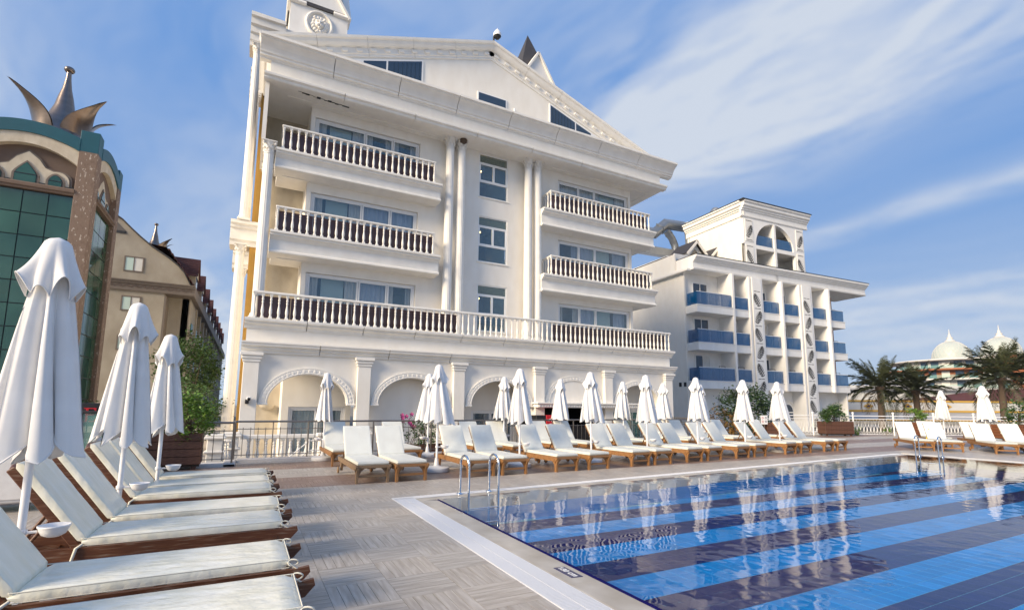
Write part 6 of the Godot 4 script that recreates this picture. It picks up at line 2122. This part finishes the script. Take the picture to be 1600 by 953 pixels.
func white_fence() -> void:
	var d := Vector3(0.884, 0, 0.467)
	var s := Vector3(28.4, 0, -19.75)
	var f := thing("white_fence", "white metal fence with scrolled panels beyond the far end of the deck", "fence", s, -atan2(0.467, 0.884))
	var n := 9
	var span := 2.45
	var scroll := mb()
	for sg in [-1.0, 1.0]:
		var c := []
		for i in 20:
			var t := i / 19.0
			var a: float = t * 5.2
			c.append(Vector3(sg * (0.01 + 0.085 * sin(a) * (1.0 - 0.55 * t)), 0.08 + 0.72 * t, 0))
		scroll.tube(c, 0.011, 4)
	var sm := scroll.mesh()
	for k in n:
		var x := span * k
		part(f, "post", mb().tube([Vector3(x, -0.4, 0), Vector3(x, 1.3, 0)], 0.045, 10), M.white_metal, true)
		part(f, "post_cap", mb().lathe([Vector2(0.05, 1.28), Vector2(0.075, 1.33), Vector2(0.05, 1.38), Vector2(0.005, 1.40)], 10, Vector3(x, 0, 0)), M.white_metal, true)
		if k == n - 1:
			break
		for y in [1.16, 0.98, 0.06]:
			part(f, "rail", mb().tube([Vector3(x, y, 0), Vector3(x + span, y, 0)], 0.028 if y > 1.0 else 0.02, 8), M.white_metal, true)
		for i in 12:
			var xx := x + span * (i + 0.5) / 12.0
			at_part(f, "scroll", sm, M.white_metal if true else M.dark_iron, Transform3D(Basis(), Vector3(xx, 0.06, 0)))
		for i in 11:
			var xx := x + span * (i + 1.0) / 12.0
			part(f, "bar", mb().tube([Vector3(xx, 0.06, 0), Vector3(xx, 0.98, 0)], 0.009, 4), M.white_metal, true)

func small_things() -> void:
	# left planters and plants
	planter("dark slatted wooden planter holding a bright green shrub behind the farthest left lounger", Vector3(-1.62, 0, -14.25), 0.04, 1.5, 0.55, 0.72, M.planter, 4)
	bush("bright green leafy shrub at the right end of the dark wooden planter on the left", Vector3(-1.15, 0.75, -14.22), Vector3(0.5, 0.55, 0.4), 2600, 0.075, M.leaf_bright, 11)
	blade_plant("spiky green yucca in the left end of the dark wooden planter", Vector3(-2.0, 0.78, -14.25), 46, 0.75, 5, M.leaf)
	bush("sparse small leaved plant between the yucca and the bright shrub in the planter", Vector3(-1.62, 0.75, -14.3), Vector3(0.34, 0.32, 0.3), 420, 0.06, M.leaf, 17)
	# tree before the mansard building
	bush("green leafy tree before the flank of the beige mansard building", Vector3(-2.9, -0.45, -32.0), Vector3(1.5, 1.9, 1.5), 5200, 0.17, M.leaf, 23, "tree", 2.2)
	bush("darker rounded tree low behind the bright shrub by the hotel flank", Vector3(-2.2, -0.45, -25.5), Vector3(1.25, 1.3, 1.25), 3600, 0.13, M.leaf, 29, "tree", 0.8)
	bush("small dark shrub low before the beige wall behind the parasols", Vector3(-7.2, -0.45, -33.0), Vector3(1.5, 1.2, 1.2), 1600, 0.16, M.leaf_dark, 31)
	blade_plant("long pale green fan leaves entering at the left edge behind the nearest parasol", Vector3(-5.15, 3.2, -10.2), 26, 1.7, 8, M.leaf)
	# dark wind screen of glass and the low building behind it
	var ws := thing("glass_windscreen", "dark framed glass windscreen behind the left loungers", "windscreen", Vector3(-3.4, 0, -13.2))
	for k in 4:
		var x := -5.1 + 1.02 * k
		var z := -13.6 + 0.0 * k
		part(ws, "post", bx(Vector3(x - 0.03, 0, z - 0.03), Vector3(x + 0.03, 1.34, z + 0.03), 0.006), M.dark_iron)
		if k < 3:
			part(ws, "pane", bx(Vector3(x + 0.03, 0.08, z - 0.006), Vector3(x + 0.99, 1.3, z + 0.006)), M.glass_green)
	part(ws, "top_rail", bx(Vector3(-5.13, 1.30, -13.64), Vector3(-2.01, 1.36, -13.56), 0.01), M.dark_iron)
	var dr := thing("dark_railing", "dark iron railing with a wide timber rail behind the left planter", "railing", Vector3(-3.5, -0.2, -16.4))
	part(dr, "timber_rail", bx(Vector3(-6.0, 0.62, -16.5), Vector3(-1.4, 0.78, -16.44), 0.01), M.planter)
	part(dr, "top_rail", bx(Vector3(-6.0, 0.95, -16.49), Vector3(-1.4, 0.99, -16.45)), M.dark_iron)
	for k in 22:
		part(dr, "picket", bx(Vector3(-6.0 + 0.22 * k, -0.2, -16.48), Vector3(-5.975 + 0.22 * k, 1.08, -16.455)), M.dark_iron)
	var lb := thing("low_beige_annex", "low beige annex with pale balustrade behind the glass windscreen", "building", Vector3(-5, -0.45, -21))
	part(lb, "wall", bx(Vector3(-12, -0.45, -22.5), Vector3(-3.6, 1.05, -21.5)), M.cream)
	part(lb, "coping", bx(Vector3(-12.1, 1.05, -22.6), Vector3(-3.5, 1.15, -21.4), 0.02), M.cream)
	var ab := baluster_mesh(0.7, 0.09)
	for k in 14:
		at_part(lb, "baluster", ab, M.cream, Transform3D(Basis(), Vector3(-7.6 + 0.28 * k, -0.3, -19.6) - lb.position))
	part(lb, "handrail", bx(Vector3(-7.8, 0.4, -19.75), Vector3(-3.6, 0.52, -19.45), 0.02), M.cream)
	var sg := thing("restaurant_sign", "black sign panel with a red letter E between the nearest two left parasols", "sign", Vector3(-5.0, -0.45, -18.6))
	part(sg, "board", bx(Vector3(-6.3, 0.86, -18.7), Vector3(-3.5, 1.52, -18.6), 0.02), M.black)
	for q in [-3.98]:
		var tm := TextMesh.new()
		tm.text = "E"
		var sf := SystemFont.new()
		sf.font_names = PackedStringArray(["Droid Serif"])
		tm.font = sf
		tm.font_size = 48
		tm.pixel_size = 0.0115
		tm.depth = 0.03
		at_part(sg, "letter", tm, M.red, Transform3D(Basis(), Vector3(q, 1.17, -18.58) - sg.position))
	for x in [-6.2, -3.65]:
		part(sg, "post", bx(Vector3(x - 0.04, -0.45, -18.68), Vector3(x + 0.04, 1.1, -18.62)), M.dark_iron)
	var wc := thing("white_cabinet", "white cabinet standing at the left edge behind the third lounger", "cabinet", Vector3(-3.22, 0, -9.9))
	part(wc, "body", mb().box(Vector3(0, 0.78, 0), Vector3(1.4, 1.3, 0.7), 0.02), M.plastic, true)
	part(wc, "door", mb().box(Vector3(0.15, 0.78, 0.36), Vector3(1.0, 1.2, 0.02), 0.008), M.plastic, true)
	for sgn in [-1.0, 1.0]:
		part(wc, "foot", mb().box(Vector3(sgn * 0.55, 0.07, 0.2), Vector3(0.06, 0.14, 0.1), 0.01), M.dark_iron, true)
	var gb := thing("grey_bin", "small grey bin with a dark slot behind the fifth left lounger", "bin", Vector3(-2.35, 0, -12.6))
	part(gb, "body", mb().box(Vector3(0, 0.36, 0), Vector3(0.42, 0.72, 0.4), 0.03), M.room, true)
	part(gb, "lid", mb().box(Vector3(0, 0.78, 0), Vector3(0.46, 0.13, 0.44), 0.04), M.duct, true)
	part(gb, "slot", mb().box(Vector3(0.05, 0.68, 0.205), Vector3(0.24, 0.07, 0.01)), M.black, true)
	# hotel cameras, nest and lamp
	var sc := thing("security_camera", "small white camera with dark lens on the left corner pier of the hotel", "security camera", Vector3(0.0, 1.62, -19.45))
	part(sc, "bracket", mb().box(Vector3(0, 0, 0.0), Vector3(0.12, 0.16, 0.14), 0.02), M.black, true)
	part(sc, "housing", mb().box(Vector3(0.05, 0.10, 0.10), Vector3(0.14, 0.11, 0.3), 0.03), M.white_metal, true)
	part(sc, "lens", mb().tube([Vector3(0.05, 0.09, 0.24), Vector3(0.06, 0.07, 0.32)], 0.05, 10), M.black, true)
	var dc := thing("dome_camera", "white dome camera on the apex of the hotel pediment", "security camera", Vector3(9.9, 20.0, -21.1))
	part(dc, "mount", mb().tube([Vector3(0, 0, 0), Vector3(0, 0.25, 0), Vector3(0.15, 0.55, 0.1)], 0.05, 8), M.black, true)
	part(dc, "housing", mb().lathe([Vector2(0.2, 0.28), Vector2(0.21, 0.42), Vector2(0.12, 0.58), Vector2(0.03, 0.68), Vector2(0.001, 0.75)], 16, Vector3(0.15, 0, 0.1)), M.white_metal, true)
	part(dc, "lens_dome", mb().lathe([Vector2(0.001, 0.12), Vector2(0.1, 0.15), Vector2(0.17, 0.24), Vector2(0.19, 0.3)], 16, Vector3(0.15, 0, 0.1)), M.black, true)
	var ne := thing("bird_nest", "small brown mud nest beside the capital of the left column pair", "nest", Vector3(8.02, 13.66, -20.2))
	part(ne, "nest", mb().lathe([Vector2(0.02, -0.17), Vector2(0.14, -0.10), Vector2(0.18, 0.02), Vector2(0.13, 0.10)], 14), M.bark, true)
	var wl := thing("wall_lamp", "round white wall lamp inside the leftmost arch", "wall lamp", Vector3(0.72, 1.42, -22.4))
	part(wl, "shade", mb().lathe([Vector2(0.02, -0.12), Vector2(0.22, -0.05), Vector2(0.28, 0.08), Vector2(0.26, 0.1)], 18), M.cream, true)
	# drinks machine in the bar opening
	var vm := thing("drinks_machine", "black and red drinks machine with white lettering at the bar opening", "vending machine", Vector3(11.62, -0.45, -19.0))
	part(vm, "body", mb().box(Vector3(0, 0.55, 0), Vector3(1.0, 1.1, 0.6), 0.03), M.room, true)
	part(vm, "glass_globe", mb().lathe([Vector2(0.02, 0.35), Vector2(0.3, 0.42), Vector2(0.42, 0.7), Vector2(0.3, 1.0), Vector2(0.05, 1.06)], 16, Vector3(0.1, 0, 0.3)), M.glass_dark, true)
	part(vm, "black_panel", mb().box(Vector3(-0.28, 1.32, 0), Vector3(0.5, 0.6, 0.5), 0.02), M.black, true)
	part(vm, "red_panel", mb().box(Vector3(0.28, 1.32, 0), Vector3(0.6, 0.6, 0.52), 0.02), M.red, true)
	var st := mb()
	for k in 7:
		st.box(Vector3(0.08 + 0.06 * k, 1.40 + 0.02 * (k % 3), 0.265), Vector3(0.035, 0.10 if k % 2 else 0.06, 0.01), 0.004)
	for k in 4:
		st.box(Vector3(0.16 + 0.06 * k, 1.25, 0.265), Vector3(0.03, 0.04, 0.01), 0.004)
	part(vm, "lettering", st, M.white_metal, true)
	# plants behind the railing
	var fl := bush("pink flowering shrub behind the railing between the first two hotel arches", Vector3(5.0, -0.45, -17.2), Vector3(0.30, 0.95, 0.28), 480, 0.09, M.leaf, 41)
	var g := RandomNumberGenerator.new()
	g.seed = 4
	for k in 9:
		var m := mb()
		var p := Vector3(g.randfn() * 0.2, g.randf_range(1.2, 1.75), g.randfn() * 0.15 + 0.1)
		for i in 5:
			var b := Basis(Vector3(0, 0, 1), TAU * i / 5.0)
			m.face([p, p + b * Vector3(0.03, 0.05, 0.02), p + b * Vector3(0, 0.09, 0.01), p + b * Vector3(-0.03, 0.05, 0.02)])
		part(fl, "blossom", m, M.pink, true)
	planter("low brown planter with dark shrub and spiky leaves behind the railing", Vector3(5.95, -0.45, -16.9), 0.0, 1.9, 0.5, 0.55, M.planter, 3)
	bush("round dark green shrub in the low planter behind the railing", Vector3(5.5, 0.2, -16.9), Vector3(0.38, 0.55, 0.35), 1500, 0.07, M.leaf, 43)
	blade_plant("spiky dark plant in the low planter behind the railing", Vector3(6.4, 0.2, -16.9), 40, 0.8, 44, M.leaf_dark)
	bush("green shrub behind the railing at the foot of the last hotel arch", Vector3(18.2, -0.45, -18.6), Vector3(0.9, 0.55, 0.5), 900, 0.09, M.leaf, 45)
	bush("low shrub by the corner of the railing before the grey side wall", Vector3(20.4, -0.45, -20.5), Vector3(0.8, 0.6, 0.6), 800, 0.10, M.leaf_dark, 46)
	# the tree by the second hotel and its planter
	bush("dark olive green tree in front of the feather pier, behind the loungers", Vector3(26.6, -0.3, -20.2), Vector3(1.75, 1.45, 1.4), 5200, 0.16, M.leaf_dark, 51, "tree", 0.6)
	bush("rust and yellow leaved bush at the left of the dark olive tree", Vector3(25.0, -0.3, -20.6), Vector3(0.8, 1.1, 0.8), 1700, 0.13, M.leaf_rust, 52)
	bush("thin twiggy shrub with pale flowers low under the olive tree", Vector3(24.6, -0.2, -18.8), Vector3(0.8, 0.6, 0.6), 500, 0.07, M.leaf_dark, 53)
	planter("dark brown wooden planter under the olive tree behind the loungers", Vector3(27.0, 0, -18.5), -0.45, 1.5, 0.6, 0.65, M.planter, 3)
	planter("dark brown wooden planter with bushy green plant before the white fence", Vector3(31.1, 0, -17.6), -0.43, 1.75, 0.7, 0.72, M.planter, 3)
	bush("bushy deep green plant in the dark planter before the white fence", Vector3(31.0, 0.72, -17.6), Vector3(0.85, 0.62, 0.5), 2600, 0.11, M.leaf, 54)
	planter("reddish wooden planter with sparse shrub left of the far right loungers", Vector3(34.3, 0, -14.9), -0.43, 1.75, 0.7, 0.72, M.planter_red, 5)
	bush("sparse yellow green shrub in the reddish planter", Vector3(34.3, 0.8, -14.9), Vector3(0.75, 0.5, 0.45), 700, 0.11, M.leaf_bright, 55)
	planter("reddish wooden planter half hidden behind the far right loungers", Vector3(35.6, 0, -11.2), -0.43, 1.6, 0.7, 0.72, M.planter_red, 5)
	bush("layered green shrub at the right edge above the far loungers", Vector3(35.6, 0.8, -10.9), Vector3(0.9, 0.75, 0.6), 1500, 0.11, M.leaf, 56)
	for q in [[33.0, -17.4, 57, "left"], [34.6, -16.6, 58, "right"]]:
		bush("small yellow green weed at the fence foot, %s one of two between the planters" % q[3], Vector3(q[0], 0, q[1]), Vector3(0.34, 0.32, 0.2), 200, 0.09, M.leaf_bright, q[2])
	var nb := thing("notice_board", "white notice board with four small pictograms before the olive tree", "sign", Vector3(26.0, 0, -18.6), -0.3)
	part(nb, "board", mb().box(Vector3(0, 0.92, 0), Vector3(0.42, 0.5, 0.02), 0.006), M.white_metal, true)
	part(nb, "post", mb().tube([Vector3(0, 0, -0.02), Vector3(0, 0.9, -0.02)], 0.02, 8), M.steel, true)
	for q in [[-0.1, 1.03, M.red], [0.1, 1.03, M.navy], [-0.1, 0.83, M.red], [0.1, 0.83, M.navy]]:
		part(nb, "pictogram", mb().lathe([Vector2(0.055, -0.003), Vector2(0.06, 0.003), Vector2(0.04, 0.004)], 14), q[2], true).transform = Transform3D(Basis(Vector3(1, 0, 0), PI / 2), Vector3(q[0], q[1], 0.012))
	var of := thing("orange_float", "orange rescue float standing at the end of the back row", "rescue float", Vector3(20.9, 0, -15.2))
	part(of, "float", mb().lathe([Vector2(0.02, 0.1), Vector2(0.10, 0.14), Vector2(0.11, 0.7), Vector2(0.06, 0.82), Vector2(0.01, 0.84)], 14), M.orange, true)
	part(of, "handle", mb().tube([Vector3(-0.05, 0.8, 0), Vector3(-0.05, 1.0, 0), Vector3(0.05, 1.0, 0), Vector3(0.05, 0.8, 0)], 0.012, 6), M.white_metal, true)
	part(of, "stand", mb().box(Vector3(0, 0.06, 0), Vector3(0.28, 0.12, 0.28), 0.02), M.plastic, true)
	var yf := thing("yellow_strap", "bright yellow strap hanging between the two front far right loungers", "strap", Vector3(24.55, 0, -10.35))
	part(yf, "strap", mb().tube([Vector3(0, 0.35, 0), Vector3(0.03, 0.5, 0.02), Vector3(0.1, 0.72, 0.05), Vector3(0.12, 0.78, 0.05)], 0.03, 6), M.yellow_plastic, true)

func _ready() -> void:
	rng.seed = 20240
	materials()
	camera_and_light()
	var g := setting("ground")
	part(g, "sheet", bx(Vector3(-700, -1.2, -900), Vector3(900, -1.0, 200)), M.ground)
	part(g, "hotel_forecourt", bx(Vector3(-40, -1.0, -70), Vector3(70, -0.45, -15.75)), M.paving)
	part(g, "far_yard", bx(Vector3(46.5, -1.0, -75), Vector3(120, -0.45, 20)), M.paving)
	deck()
	pool()
	hotel()
	blue_hotel()
	beige_building()
	tower()
	far_right()
	white_fence()
	steel_railing()
	lower_terrace()
	palm("date palm nearest the blue balcony hotel, left of three, with grey trunk", Vector3(56.3, -0.6, -27.3), 4.5, 3.8, 3, Vector2(-0.1, 0.1))
	palm("middle date palm leaning slightly, behind the reddish planter", Vector3(60.2, -0.6, -25.9), 4.2, 3.5, 5, Vector2(-0.5, 0.2))
	palm("largest date palm at the right, rising behind the cream parasols", Vector3(67.2, -0.6, -21.6), 5.5, 4.6, 9, Vector2(-0.3, 0.2))
	palm("date palm at the right edge of the picture, half cut off", Vector3(73.5, -0.6, -19.5), 5.6, 4.4, 12, Vector2(0.2, 0.1))
	loungers_and_parasols()
	ladder("chrome ladder at the near left corner of the pool", 3.72, far_edge(3.72) - 0.03, 0.06, 0.58)
	ladder("chrome ladder at the far right end of the pool", 20.35, -8.55, -PI / 2 + 0.1, 0.62)
	small_things()
